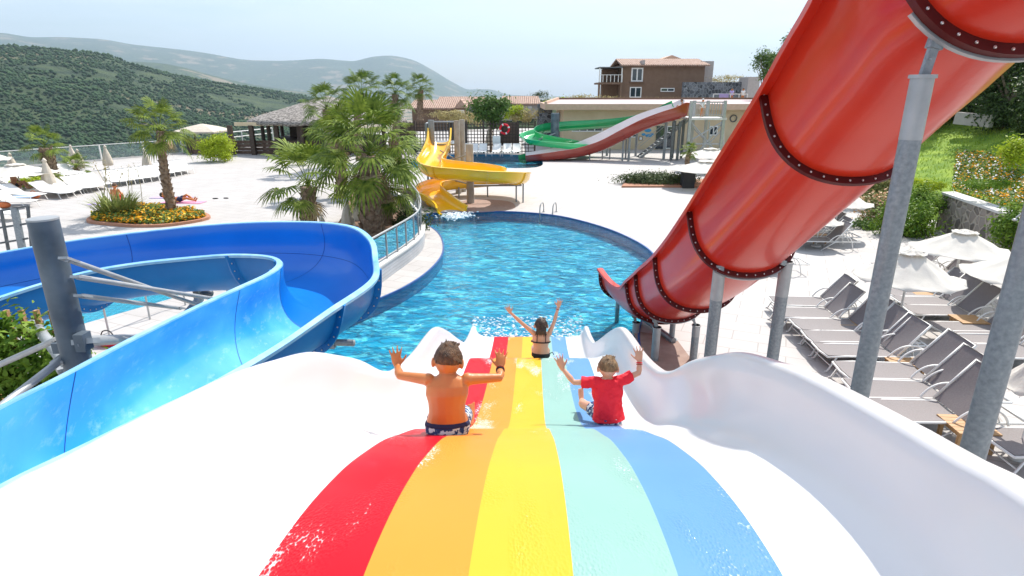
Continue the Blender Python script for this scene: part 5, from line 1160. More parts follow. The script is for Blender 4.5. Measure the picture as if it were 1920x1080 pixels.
for k in range(9):
    a = c+V((rd.uniform(-.9, 1.2), .3, .2)); e = a+V((rd.uniform(-.5, .7), 0, rd.uniform(1.1, 1.9))); mb.tube([a, a.lerp(e, .5)+V((.05, 0, .1)), e], .012, 4); leaves(mb, e, (.1, .1, .25), 14, .08, k)
tag(mb.build('seed_stalks', 'dry_grass', ang=None), 'thin dry flower stalks rising beside the spiky plant', 'plant', kind=None)
bc = at(413, 303); bush('round_bush', (bc.x, bc.y, .95), (1.45, 1.2, .98), 'bright yellow green round bush on the pale deck', 'lime_leaf', 5200, .16, 3, 26)
for (px, py, w, h, lf, lab) in [(60, 352, .9, .5, 'lime_leaf', 'yellow green ground shrub between the left loungers'), (92, 343, .9, .5, 'agave_leaf', 'spiky shrub at the foot of the short left palm'), (760, 440, .9, .9, 'dark_leaf', 'dark green shrub between the palm trunks by the balustrade'), (712, 415, .8, .8, 'green_leaf', 'green shrub behind the largest palm trunk'), (752, 350, 1.2, 1.2, 'dark_leaf', 'dark shrub under the palms beside the yellow slide'), (560, 310, 1.3, 1.2, 'lime_leaf', 'pale yellow green bush before the pavilion'), (790, 300, 1.6, 1.2, 'dark_leaf', 'dark hedge clump behind the yellow slide entry')]:
    q = at(px, py); bush('shrub', (q.x, q.y, h*.6), (w, w*.8, h*.65), lab, lf, 1500, .13, int(px), 14)
# clipped hedge strip
HB = [at(1168, 351), at(1318, 351), at(1318, 339), at(1180, 339)]; t = thing('hedge_bed', 'long low clipped green hedge in a narrow brick edged bed', 'hedge', at(1240, 346)); HP = [(p.x, p.y) for p in HB]
MB().poly([(HB[0].x-.1, HB[0].y-.15), (HB[1].x+.1, HB[1].y-.15), (HB[2].x+.1, HB[2].y+.1), (HB[3].x-.1, HB[3].y+.1)], 0, .09).build('brick_edge', 'terracotta', t, smooth=False)
mb = MB(); leaves(mb, ((HB[0].x+HB[1].x)/2, (HB[0].y+HB[2].y)/2, .2), ((HB[1].x-HB[0].x)/2*1.15, 1.1, .50), 11000, .14, 4, 150, .3); mb.build('foliage', 'hedge_leaf', t, ang=None)

# ------------------------------------------------------------------ thatched pavilion, pergola, awning
t = thing('thatched_pavilion', 'dark wooden pavilion with a big grey thatched roof behind the palms', 'pavilion', atY(580, 285, 51))
def ring_(px, py, Y, r, n=40, ph=0, sc=1): c = atY(px, py, Y); return [V((c.x+math.cos(2*math.pi*k/n+ph)*r*sc, c.y+math.sin(2*math.pi*k/n+ph)*r*.8, c.z)) for k in range(n)]
mb = MB(); rg = []
c0 = atY(618, 224, 54)
for i in range(13):
    q = i/12; r = 6.6*(1-q)+.08; z = c0.z+(1.95)*(q**.92); rg.append([V((c0.x+math.cos(a*math.pi/30)*r*(1+.012*math.sin(a*5.3+i)), c0.y+math.sin(a*math.pi/30)*r, z+.05*math.sin(a*1.7+i*2.1)*(1-q))) for a in range(60)])
rg.insert(0, [V((p.x, p.y, p.z-.22)) for p in rg[0]]); rg.insert(0, [c0.lerp(V((p.x, p.y, c0.z)), .93)+V((0, 0, -.2)) for p in rg[1]])
mb.loft(rg); mb.build('roof', 'thatch', t, ang=None)
for k in range(10):
    a = 2*math.pi*k/10+.2; x, y = c0.x+math.cos(a)*5.6, c0.y+math.sin(a)*5.6; MB().tube([(x, y, 0), (x, y, c0.z-.1)], .16, 10).build('post', 'wood_dark', t)
MB().tube([(c0.x, c0.y, 0), (c0.x, c0.y, 1.1)], 4.6, 24).build('bar_counter', 'wood_dark', t)
for k in range(3):
    a = 2*math.pi*k/3+1.2; x, y = c0.x+math.cos(a)*2.2, c0.y+math.sin(a)*2.2; MB().box((x, y, (c0.z)/2), (2.4, .3, c0.z-.3), a).build('wall_panel', 'wood_dark', t)
t = thing('pergola', 'dark timber pergola with a pale beam beside the pavilion', 'pergola', atY(490, 287, 49))
for px in (430, 470, 517, 560): a = atY(px, 235, 49); MB().box((a.x, 49, a.z/2), (.32, .32, a.z)).build('post', 'wood_dark', t, smooth=False)
a = atY(440, 233, 49); b = atY(566, 233, 49); MB().boxb((a.x, 48.9, a.z-.12), (b.x, 49.1, a.z+.14)).build('beam', 'stucco_cream', t, smooth=False)
t = thing('timber_parapet', 'low dark brown board wall below the pergola', 'low wall', atY(430, 287, 49.3)); a = atY(355, 262, 49.4); b = atY(600, 262, 49.4)
for k in range(4): MB().boxb((a.x, 49.35, .05+k*.27), (b.x, 49.45, .29+k*.27)).build('board', 'wood_brown', t, smooth=False)
for k in range(7): x = a.x+(b.x-a.x)*k/6; MB().boxb((x-.1, 49.25, 0), (x+.1, 49.34, 1.2)).build('post', 'wood_dark', t, smooth=False)
t = thing('square_awning', 'pale square sunshade on dark posts left of the pergola', 'sunshade', atY(380, 285, 52)); c = atY(378, 232, 52); e = atY(378, 245, 52)
rg = [[V((c.x+sx*w, 52+sy*w, z)) for sx, sy in ((-1, -1), (0, -1.02), (1, -1), (1.02, 0), (1, 1), (0, 1.02), (-1, 1), (-1.02, 0))] for w, z in ((1.75, e.z-.12), (1.75, e.z), (.9, (c.z+e.z)/2+.05), (.05, c.z))]
MB().loft(rg, caps=False).build('canopy', 'canvas_tan', t, ang=20)
for sx, sy in ((-1, -1), (1, -1), (1, 1), (-1, 1)): MB().box((c.x+sx*1.5, 52+sy*1.5, e.z/2), (.12, .12, e.z)).build('post', 'wood_dark', t, smooth=False)
t = thing('timber_parapet', 'second low dark board wall with pale rails under the square sunshade', 'low wall', atY(390, 285, 50.6)); a = atY(350, 265, 50.7); b = atY(430, 265, 50.7); MB().boxb((a.x, 50.6, 0), (b.x, 50.72, 1.0)).build('board', 'wood_dark', t, smooth=False)
MB().boxb((a.x, 50.5, 1.02), (b.x, 50.8, 1.1)).build('cap_rail', 'wood_brown', t, smooth=False)
t = thing('white_railing', 'thin white railing seen through the pergola against the hillside', 'railing', atY(500, 250, 56))
for dz in (0, -.45): a = atY(432, 248, 56); b = atY(510, 240, 60); MB().tube([a+V((0, 0, dz)), b+V((0, 0, dz))], .05, 6).build('rail', 'alu_white', t)
for k in range(5): q = a.lerp(b, k/4); MB().tube([q, (q.x, q.y, 0)], .05, 6).build('post', 'alu_white', t)
# dark trellis fence behind the far pool
t = thing('trellis_fence', 'long dark brown trellis fence behind the far pool', 'fence', atY(890, 285, 50.5)); a = atY(745, 228, 50.5); b = atY(1003, 228, 50.5)
hz_ = a.z; mb = MB(); nb = int((b.x-a.x)/.26)
for k in range(nb): x = a.x+k*.26; mb.box((x, 50.5, hz_/2), (.06, .03, hz_))
for k in range(9): mb.box(((a.x+b.x)/2, 50.54, .15+k*.27), (b.x-a.x, .03, .06))
mb.build('lattice', 'wood_dark', t, smooth=False)
for k in range(9): x = a.x+(b.x-a.x)*k/8; MB().box((x, 50.45, hz_/2+.04), (.14, .14, hz_+.1)).build('post', 'wood_dark', t, smooth=False)
for k in (1, 4, 7): x = a.x+(b.x-a.x)*(k-.5)/8; MB().box((x, 50.58, hz_*.62), ((b.x-a.x)/8, .03, hz_*.7)).build('board_panel', 'wood_brown', t, smooth=False)
q = atY(946, 242, 50.2); mb = MB(); mb.tube([q+V((math.cos(k*math.pi/10)*.36, 0, math.sin(k*math.pi/10)*.36)) for k in range(21)], .08, 10); t = thing('life_ring', 'red and white life ring hanging on the trellis fence', 'life ring', q); mb.build('ring', 'cloth_red', t)
for k in range(4): a_ = k*math.pi/2+.4; MB().tube([q+V((math.cos(a_+s)*.36, 0, math.sin(a_+s)*.36)) for s in (-.16, 0, .16)], .088, 10).build('band', 'white_paint', t)
q = atY(920, 255, 50.2); 
q = atY(931, 262, 49.9); tag(MB().box((q.x, 49.9, q.z), (.62, .04, .62)).build('notice_board', 'white_paint', smooth=False), 'plain white notice board in front of the trellis fence', 'board')

# ------------------------------------------------------------------ yellow slide
def flc(parent, name, C, hw, D, mats, tilt=None, **k):
    P = [atY(*c) for c in C]; Ls, Rs = [], []
    for i, p in enumerate(P):
        t = P[min(i+1, len(P)-1)]-P[max(i-1, 0)]; t.z = 0; t.normalize(); lat = V((t.y, -t.x, 0)); w = hw[i] if isinstance(hw, list) else hw; tl = (tilt[i] if tilt else 0)
        Ls.append(p-lat*w+V((0, 0, tl))); Rs.append(p+lat*w-V((0, 0, tl)))
    return flume(parent, name, Ls, Rs, D if isinstance(D, list) else [D]*len(P), mats, **k), P
t = thing('yellow_slide', 'yellow spiral water slide dropping into the far side of the pool', 'water slide', (-2.5, 27, 0))
YC = [(824, 240, 30.6), (822, 262, 29.8), (812, 286, 28.6), (806, 299, 27.5), (828, 306, 26.6), (870, 310, 26.2), (915, 314, 26.0), (955, 317, 26.3), (972, 320, 27.4), (955, 324, 28.6), (915, 328, 29.0), (872, 332, 28.8), (832, 336, 28.3), (806, 343, 27.4), (805, 354, 26.5), (822, 366, 25.7), (838, 378, 25.1), (848, 388, 24.5)]
flc(t, 'slide_trough', YC, [.52]*17+[.62], [.9, .8, .6, .62, .62, .6, .58, .56, .55, .52, .5, .48, .48, .48, .46, .42, .38, .34], 'gel_yellow', tilt=[0, 0, 0, .05, .08, .08, .08, .08, .08, .05, 0, 0, 0, .05, .05, 0, 0, 0], per=6, joints=(2, 4, 6, 7.4, 9, 11, 13, 15), jmat='gel_yellow', jw=.05, lip=.08, th=.05)
def pst(parent, px, Y, ytop, r, m='galv', zb=0, box=False):
    p = atY(px, ytop, Y); 
    if box: MB().box((p.x, Y, (p.z+zb)/2), (r*2, r*2, p.z-zb)).build('post', m, parent, smooth=False)
    else: MB().tube([(p.x, Y, zb), (p.x, Y, p.z)], r, 14).build('post', m, parent)
mat('concrete_post', (.30, .28, .25), .8, c2=(.38, .36, .32), scale=4)
pst(t, 880, 26.9, 270, .17, 'concrete_post'); pst(t, 856, 29.6, 226, .14, 'concrete_post'); pst(t, 866, 30.2, 224, .13, 'concrete_post'); pst(t, 808, 30.8, 225, .15, 'galv')
for px, Y, yt in ((968, 27.2, 342), (981, 27, 340), (914, 28.6, 345), (860, 28.2, 345)): pst(t, px, Y, yt, .035, 'galv')
a = atY(880, 348, 27); b = atY(978, 347, 27.2); MB().tube([a, b], .05, 8).build('cross_beam', 'galv', t)
for A, B in (((880, 290, 26.9), (842, 300, 29)), ((880, 345, 26.9), (850, 338, 28.2)), ((856, 300, 29.6), (825, 282, 30.2))): MB().tube([atY(*A), atY(*B)], .035, 8).build('brace', 'galv', t)
tt = thing('slide_platform', 'grey railed starting platform of the yellow slide', 'platform', atY(830, 290, 31.5))
pz = atY(830, 268, 31.4).z; ax = atY(802, 268, 31.4).x; bx = atY(862, 268, 31.4).x
MB().boxb((ax, 30.9, pz-.08), (bx, 33, pz)).build('deck_plate', 'galv', tt, smooth=False)
for x in (ax, bx): 
    for y in (30.95, 32.95): MB().tube([(x, y, 0), (x, y, pz+.98)], .05, 8).build('post', 'galv', tt)
for (p, q) in (((ax, 32.95), (bx, 32.95)), ((ax, 30.95), (ax, 32.95)), ((bx, 30.95), (bx, 32.95))):
    MB().tube([(*p, pz+.98), (*q, pz+.98)], .035, 8).build('handrail', 'galv_clean', tt)
    mb = MB()
    for k in range(11): c = V((*p, 0)).lerp(V((*q, 0)), k/10); MB().tube([(c.x, c.y, pz), (c.x, c.y, pz+.96)], .014, 5).build('baluster', 'dark_steel', tt)
tag(MB().poly(loop([tuple(at(*q)[:2]) for q in [(880, 398), (935, 396), (966, 390), (955, 378), (905, 374), (860, 378), (845, 390)]], 3), .004, .008).build('slide_shadow_patch', 'deck_shade_brown', smooth=False), kind='structure')  # shadow of the yellow slide's loop, painted as a flat brown sheet
rd = random.Random(8); mb = MB(); c = at(850, 402)
for k in range(420): s = rd.uniform(.01, .04); mb.ell((c.x+rd.gauss(.1, .3), c.y+rd.gauss(-.3, .3), -.03+abs(rd.gauss(0, .05))), (s*1.4, s, s*.7), 6, 4)
tag(mb.build('splash_foam', 'foam', ang=None), 'white foam where the yellow slide meets the water', 'foam', kind='stuff')

# ------------------------------------------------------------------ green and maroon slides with their tower
t = thing('green_slide', 'green open slide curling round a post into the far pool', 'water slide', (4, 47, 0))
GC = [(1268, 189, 46.4), (1250, 196, 47), (1222, 209, 47.6), (1175, 220, 48.4), (1120, 227, 48.9), (1060, 231, 49.0), (1012, 237, 48.6), (988, 246, 47.6), (1000, 255, 46.4), (1045, 262, 45.8), (1095, 268, 46.4), (1100, 275, 47.8), (1055, 280, 48.3), (1010, 286, 47.4), (982, 292, 46.2)]
flc(t, 'slide_trough', GC, .55, .55, 'gel_green', tilt=[0, 0, 0, .05, .12, .16, .2, .22, .2, .15, .1, .05, 0, 0, 0], per=5, joints=(2, 4, 6, 8, 10, 12), jmat='gel_green', jw=.05, lip=.06, th=.03, bolts=False, n=14)
pst(t, 1041, 47.6, 212, .32, 'mast_steel'); pst(t, 1140, 48.4, 246, .1); pst(t, 1195, 48, 238, .1)
for A, B in (((1041, 268, 47.3), (1060, 275, 46.2)), ((1041, 250, 47.3), (1010, 262, 46.6))): MB().tube([atY(*A), atY(*B)], .06, 8).build('brace', 'galv', t)
t = thing('maroon_slide', 'wide wavy slide with maroon sides and a white bed running down into the far pool', 'water slide', (6, 45, 0))
NR_ = [(1293, 193), (1284, 193), (1268, 201), (1240, 210), (1205, 223), (1165, 243), (1125, 264), (1085, 277), (1045, 284), (1010, 289), (985, 292)]
FR_ = [(1284, 188), (1274, 188), (1258, 195), (1231, 203), (1196, 215), (1156, 234), (1115, 254), (1077, 269), (1040, 277), (1008, 283), (985, 286)]
def mf(mb, rings, k):
    nr = len(rings[0])
    for i in range(k-1):
        for c in range(nr): mb.m[i*nr+c] = 0 if (c >= 2 and c < 2+17) else 1
flume(t, 'slide_trough', [atY(*p, 44.2) for p in NR_], [atY(*p, 46.0) for p in FR_], [1.0, 1.0, .95, .9, .9, .9, .85, .75, .65, .55, .5], ['gel_pinkwhite', 'gel_maroon'], per=5, joints=(1.6, 3.4, 5, 6.6, 8.2), jmat='gel_maroon', jw=.05, p=.3, q=.9, lip=.06, th=.05, faces=mf, bolts=False, n=14)
for px, Y, yt, r in ((1169, 44.6, 262, .07), (1181, 44.6, 256, .09), (1175, 45.8, 258, .07), (1106, 44.6, 288, .05), (1027, 44.6, 300, .05), (1130, 45.6, 280, .05), (1144, 45.6, 278, .05)): pst(t, px, Y, yt, r)
tw = thing('slide_tower', 'grey steel tower with railed platform and stairs where the maroon slide starts', 'tower', atY(1328, 305, 46))
pz = atY(1330, 221, 44.4).z; X = lambda px, Y=44.4: atY(px, 221, Y).x
MB().boxb((X(1294), 44.3, pz-.14), (X(1362), 47.8, pz)).build('platform', 'curb_stone', tw, smooth=False)
for px, Y in ((1294, 44.4), (1357, 44.4), (1300, 47.7), (1357, 47.7), (1325, 47.7)): MB().box((X(px, Y), Y, (pz+1.15)/2), (.2, .2, pz+1.15)).build('post', 'galv_clean', tw, smooth=False)
for (a, b) in (((1297, 44.4), (1357, 44.4)), ((1357, 44.4), (1357, 47.7)), ((1300, 47.7), (1357, 47.7))):
    A = V((X(*a), a[1], 0)); B = V((X(*b), b[1], 0))
    for dz in (.1, 1.05): MB().beam(A+V((0, 0, pz+dz)), B+V((0, 0, pz+dz)), .05, .05).build('rail', 'galv_clean', tw, smooth=False)
    for k in range(13): c = A.lerp(B, k/12); MB().tube([(c.x, c.y, pz+.1), (c.x, c.y, pz+1.05)], .018, 5).build('baluster', 'galv_clean', tw)
for A, B in (((1297, 230, 44.4), (1355, 300, 44.4)), ((1355, 230, 44.4), (1297, 300, 44.4)), ((1297, 262, 44.4), (1355, 228, 44.4)), ((1300, 300, 47.7), (1357, 240, 47.7)), ((1300, 240, 47.7), (1357, 300, 47.7)), ((1357, 240, 44.4), (1357, 295, 47.7)), ((1297, 270, 44.4), (1357, 270, 44.4)), ((1330, 228, 44.4), (1330, 304, 44.4))): MB().tube([atY(*A), atY(*B)], .05, 6).build('brace', 'galv_clean', tw)
for px, Y in ((1264, 44.6), (1276, 44.6), (1283, 45.9), (1266, 45.9), (1250, 45.2)): MB().box((X(px, Y), Y, pz/2-.1), (.17, .17, pz-.3)).build('post', 'dark_steel' if px != 1250 else 'galv', tw, smooth=False)
# stairs down towards the left
a0_ = V((X(1292, 47), 46.9, pz)); 
for k in range(14):
    q = k/14; c = V((X(1290, 47)-q*3.6, 46.9, pz*(1-q)-.1)); MB().box(c, (.3, .9, .05)).build('step', 'galv', tw, smooth=False)
for y in (46.42, 47.38):
    MB().beam((X(1290, 47), y, pz-.15), (X(1290, 47)-3.6, y, -.02), .06, .16).build('stringer', 'galv', tw, smooth=False); MB().beam((X(1290, 47), y, pz+.85), (X(1290, 47)-3.6, y, .9), .04, .04).build('stair_rail', 'galv_clean', tw, smooth=False)
p = atY(1315, 221, 45.4); local_person('woman in a white top and hat standing on the slide tower platform', (p.x, 45.4, pz), R_(200), 1.05, 'stand', 'skin_tan', 'cloth_white', (c_shirt('cloth_white', .8),))
p = atY(1279, 200, 45.2); local_person('dark haired swimmer sitting at the top of the maroon slide', (p.x, 45.2, atY(1279, 205, 45.2).z), R_(70), 1.05, 'sit', 'skin_brown', 'hair_dark', (c_shorts('cloth_black'),))
# green toy boat by the wall
q = at(1205, 279); mb = MB(); mb.loft([[V((q.x+x*w, q.y+y*.35, z)) for x, y in ((-1, 0), (-.7, -1), (.7, -1), (1, 0), (.7, 1), (-.7, 1))] for w, z in ((.7, .05), (1.0, .45), (1.05, .75))]); mb.ell((q.x-.5, q.y, .85), (.3, .2, .3), 8, 6); mb.ell((q.x+.55, q.y, .75), (.25, .2, .28), 8, 6); tag(mb.build('play_boat', 'gel_green'), 'small green play figure standing by the building wall', 'toy')

# ------------------------------------------------------------------ buildings
def window(parent, x0, x1, z0, z1, Y, frame='white_paint', pane='glass_dark', mull=1, fr=.09):
    w = MB(); w.boxb((x0, Y-.05, z0), (x1, Y-.004, z0+fr)); w.boxb((x0, Y-.05, z1-fr), (x1, Y-.004, z1)); 
    for k in range(mull+2): x = x0+(x1-x0-fr)*k/(mull+1); w.boxb((x, Y-.047, z0+fr+.002), (x+fr, Y-.006, z1-fr-.002))
    f = w.build('window', frame, parent, smooth=False); MB().boxb((x0+.02, Y-.03, z0+.02), (x1-.02, Y-.01, z1-.02)).build('pane', pane, f, smooth=False); return f
def XZ(px, py, Y): p = atY(px, py, Y); return p.x, p.z
# flat roofed pool building
YB = 54.0; b = thing('pool_building', 'single storey cream building with a wide flat pink roof behind the slides', 'building', atY(1200, 285, YB))
x0, _ = XZ(1057, 200, YB); x1 = x0+31; zr = XZ(1100, 206, YB-1.2)[1]; zt = XZ(1100, 195, YB-1.2)[1]
MB().boxb((x0, YB, 0), (x1, YB+9, zr)).build('wall', 'stucco_cream', b, smooth=False)
xl = XZ(1022, 205, YB-1.2)[0]; mb = MB(); mb.boxb((xl, YB-1.2, zr-.0), (x1+.6, YB+10, zr+(zt-zr))); mb.build('roof_fascia', 'stucco_peach', b, smooth=False)
zt2 = XZ(1200, 186.5, YB+10)[1]; mb = MB(); A = [V((xl+.1, YB-1.15, zt+.004)), V((x1+.5, YB-1.15, zt+.004)), V((x1+.5, YB+10, zt2)), V((xl+2.0, YB+10, zt2))]; mb.add(A+[V((p.x, p.y, zt-.1)) for p in A], [(0, 1, 2, 3), (1, 0, 4, 5), (2, 1, 5, 6), (3, 2, 6, 7), (0, 3, 7, 4)]); mb.build('roof', 'roof_membrane', b, smooth=False)
MB().boxb((xl+2.0, YB+10.0, zt-.2), (x1+.5, YB+10.3, zt2+.18)).build('parapet', 'stucco_brown', b, smooth=False); MB().beam((xl+.05, YB-1.1, zt+.09), (xl+1.9, YB+10, zt2+.1), .22, .22).build('parapet', 'stucco_peach', b, smooth=False)
z_ = lambda py: XZ(1200, py, YB)[1]; x_ = lambda px: XZ(px, 240, YB)[0]
window(b, x_(1072), x_(1130), z_(247), z_(235), YB, mull=3); window(b, x_(1176), x_(1196), z_(258), z_(240), YB, mull=1)
MB().boxb((x_(1231), YB-.05, .05), (x_(1249), YB-.005, z_(236))).build('doorway', 'glass_dark', b, smooth=False); window(b, x_(1250), x_(1262), .05, z_(236), YB, mull=0); window(b, x_(1330), x_(1346), z_(254), z_(236), YB, mull=1)
mb = MB(); q = V((x_(1373), YB-.06, z_(222))); mb.tube([q+V((math.cos(k*math.pi/8)*.28, 0, math.sin(k*math.pi/8)*.28)) for k in range(17)], .05, 6); mb.build('ring_ornament', 'dark_steel', b)
f = MB().boxb((x_(1199), YB-.05, z_(263)), (x_(1206), YB-.01, z_(256))).build('wall_plaque', 'wood_brown', b, smooth=False); MB().boxb((x_(1200), YB-.06, z_(262.2)), (x_(1205), YB-.052, z_(256.8))).build('sheet', 'white_paint', f, smooth=False)
mat('mural_blue', (.06, .30, .55), .7); f = MB(); 
for cx, cz, rx, rz in ((0, .3, .32, .16), (-.35, -.05, .18, .12), (.1, -.15, .3, .14), (.38, -.02, .16, .1)): f.ell((x_(1215)+cx, YB-.012, z_(251)+cz), (rx, .012, rz), 14, 6)
f.build('painted_patch', 'mural_blue', b)
# brown house on the rise
YH = 80.0; h = thing('brown_house', 'two storey brown house with tiled roof and balcony on the rise', 'house', atY(1240, 183, YH)); X_ = lambda px: XZ(px, 150, YH)[0]; Z_ = lambda py: XZ(1240, py, YH)[1]
zb = 1.5
MB().boxb((X_(1167), YH, zb), (X_(1320), YH+9, Z_(121))).build('wall', 'stucco_brown', h, smooth=False)
rg = MB(); A = [V((X_(1162), YH-.5, Z_(121.5))), V((X_(1327), YH-.5, Z_(121.5))), V((X_(1325), YH+4.5, Z_(121.5)+.95)), V((X_(1164), YH+4.5, Z_(121.5)+.95)), V((X_(1327), YH+9.5, Z_(121.5))), V((X_(1162), YH+9.5, Z_(121.5)))]
rg.add(A+[p-V((0, 0, .18)) for p in A], [(0, 1, 2, 3), (3, 2, 4, 5), (0, 6, 7, 1), (1, 7, 8, 2), (3, 9, 6, 0), (2, 8, 10, 4), (5, 11, 9, 3), (5, 4, 10, 11)]); rf = rg.build('roof', 'roof_tile', h, smooth=False)
MB().boxb((X_(1202), YH-.45, Z_(121)), (X_(1206), YH+1.5, Z_(121)+.5)).build('chimney', 'stucco_pale', rf, smooth=False)
MB().boxb((X_(1320), YH+2, zb), (X_(1345), YH+10, Z_(113))).build('side_wing', 'stucco_pale', h, smooth=False)
g = MB(); A = [V((X_(1258), YH+9, Z_(108))), V((X_(1325), YH+9, Z_(108))), V((X_(1290), YH+9, Z_(95))), V((X_(1258), YH+14, Z_(108))), V((X_(1325), YH+14, Z_(108))), V((X_(1290), YH+14, Z_(95)))]; g.add(A, [(0, 1, 2), (4, 3, 5), (1, 4, 5, 2), (3, 0, 2, 5), (0, 3, 4, 1)]); g.build('rear_roof', 'stucco_peach', h, smooth=False)
xb0, xb1 = X_(1122), X_(1166.5)
MB().boxb((xb0, YH-.3, Z_(158)), (xb1, YH+4, Z_(154.5))).build('balcony_floor', 'stucco_brown', h, smooth=False); MB().boxb((xb0, YH-.3, Z_(127.5)), (xb1, YH+4, Z_(125.5))).build('balcony_roof', 'dark_steel', h, smooth=False)
MB().boxb((xb0+.9, YH+3, zb), (xb1, YH+4.2, Z_(128))).build('recess_wall', 'stucco_brown', h, smooth=False)
for x in (xb0+.1, xb1-.1): MB().boxb((x-.12, YH-.25, zb), (x+.12, YH, Z_(158)-.002)).build('pillar', 'stucco_brown', h, smooth=False); MB().boxb((x-.07, YH-.25, Z_(154.5)+.002), (x+.07, YH-.1, Z_(127.5)-.002)).build('pillar', 'alu_white', h, smooth=False)
bl = MB().boxb((xb0, YH-.29, Z_(141)), (xb1, YH-.22, Z_(140))).build('balustrade', 'alu_white', h, smooth=False)
for k in range(7): x = xb0+.05+(xb1-xb0-.1)*k/6; MB().boxb((x-.04, YH-.28, Z_(154)), (x+.04, YH-.23, Z_(141)-.002)).build('bar', 'alu_white', bl, smooth=False)
window(h, X_(1183), X_(1205), Z_(153), Z_(127), YH, mull=1, fr=.16); window(h, X_(1182), X_(1204), Z_(183), Z_(163), YH, mull=1, fr=.12); window(h, X_(1240), X_(1266), Z_(172), Z_(165), YH, mull=1, fr=.1)
MB().boxb((X_(1181), YH-.4, Z_(154.6)), (X_(1207), YH-.006, Z_(153.6))).build('sill', 'stucco_brown', h, smooth=False)
# slate walls
def swall(name, px0, px1, ytop, Y, lab, m='slate_stone', th_=.8, zb=0): a = XZ(px0, ytop, Y); c = XZ(px1, ytop, Y); return tag(MB().boxb((a[0], Y, zb), (c[0], Y+th_, a[1])).build(name, m, smooth=False), lab, 'stone wall')
swall('stone_wall', 1283, 1402, 154, 76, 'long dark slate stone wall right of the brown house'); swall('stone_wall', 1008, 1036, 195, 62, 'dark stone pier at the left end of the flat roofed building'); swall('stone_wall', 1012, 1062, 212, 58, 'low dark stone wall left of the flat roofed building')
tag(MB().boxb((XZ(1403, 150, 74)[0], 74, 0), (XZ(1425, 150, 74)[0], 77, XZ(1403, 144, 74)[1])).build('pink_pillar', 'stucco_pale', smooth=False), 'pink plastered pillar at the right end of the slate wall', 'pillar')
for k, (px, lab) in enumerate(((1371, 'person in lilac leaning on the roof terrace rail'), (1392, 'person in grey on the roof terrace beside the pink pillar'))):
    p = atY(px, 186, 66); local_person(lab, (p.x, 66, atY(px, 193, 66).z), R_(180), 1.2, 'stand', 'skin_tan', 'hair_dark', (c_shirt('cloth_lilac' if k == 0 else 'cloth_white'),), vox=.02)
t = thing('terrace_railing', 'thin railing along the roof terrace behind the slide tower', 'railing', atY(1350, 190, 65.5)); a = atY(1338, 177, 65.5); c = atY(1402, 177, 65.5); MB().boxb((a.x, 65.45, a.z), (c.x, 65.55, a.z+.08)).build('rail', 'white_paint', t, smooth=False)
for k in range(5): x = a.x+(c.x-a.x)*k/4; MB().boxb((x-.04, 65.46, 3), (x+.04, 65.54, a.z-.002)).build('post', 'white_paint', t, smooth=False)
MB().boxb((atY(1349, 175, 65.4).x, 65.3, atY(1349, 187, 65.4).z), (atY(1366, 175, 65.4).x, 65.42, atY(1349, 176, 65.4).z)).build('hanging_towel', 'cloth_lilac', t, smooth=False)
# tiled houses on the left skyline
def gable_house(name, lab, px0, px1, ywall, yeave, yridge, Y, m, depth=9, gable=None, wins=()):
    h = thing(name, lab, 'house', atY((px0+px1)/2, ywall, Y)); Xq = lambda px: XZ(px, 200, Y)[0]; Zq = lambda py: XZ(900, py, Y)[1]; zr = Zq(yeave)
    MB().boxb((Xq(px0), Y, -.5), (Xq(px1), Y+depth, zr)).build('wall', m, h, smooth=False)
    rh = XZ(900, yridge, Y+depth/2)[1]; g = MB(); e = .5; A = [V((Xq(px0)-e, Y-e, zr)), V((Xq(px1)+e, Y-e, zr)), V((Xq(px1)+e*.5, Y+depth/2, rh)), V((Xq(px0)-e*.5, Y+depth/2, rh)), V((Xq(px1)+e, Y+depth+e, zr)), V((Xq(px0)-e, Y+depth+e, zr))]
    g.add(A+[p-V((0, 0, .2)) for p in A], [(0, 1, 2, 3), (3, 2, 4, 5), (0, 6, 7, 1), (1, 7, 8, 2), (3, 9, 6, 0), (2, 8, 10, 4), (5, 11, 9, 3), (5, 4, 10, 11)]); g.build('roof', 'roof_tile', h, smooth=False)
    if gable:
        g0, g1, gy = gable; c = (g0+g1)/2; A = [V((Xq(g0), Y-1.4, zr+.0)), V((Xq(g1), Y-1.4, zr+.0)), V((Xq(c), Y-1.4, Zq(gy)))]; B = [p+V((0, 4.5, 0)) for p in A]
        mb = MB(); mb.boxb((Xq(g0)+.2, Y-1.2, -.5), (Xq(g1)-.2, Y-.01, zr-.02)); mb.build('gable_wall', m, h, smooth=False); mb = MB(); mb.add(A+B, [(0, 1, 2), (1, 4, 5, 2), (3, 0, 2, 5), (4, 3, 5)]); mb.build('gable_roof', 'roof_tile', h, smooth=False)
        window(h, Xq(c-6), Xq(c+6), Zq(yeave+12), Zq(yeave+4), Y-1.2, mull=2, fr=.1)
    for a, b_, c_, d in wins: window(h, Xq(a), Xq(b_), Zq(d), Zq(c_), Y, mull=2, fr=.1)
gable_house('tiled_house', 'low brown house with a pale tiled roof behind the central palms', 772, 856, 222, 202, 187, 84, 'stucco_brown', gable=(853, 878, 186))
gable_house('tiled_house', 'pale house with a tiled roof directly behind the leafy tree', 822, 905, 222, 194, 181, 96, 'stucco_pale')
gable_house('tiled_house', 'pale house right of the leafy tree, with a long grey side wall', 944, 1008, 222, 194, 180, 92, 'stucco_pale', gable=(934, 962, 186), wins=((990, 997, 199, 203),))
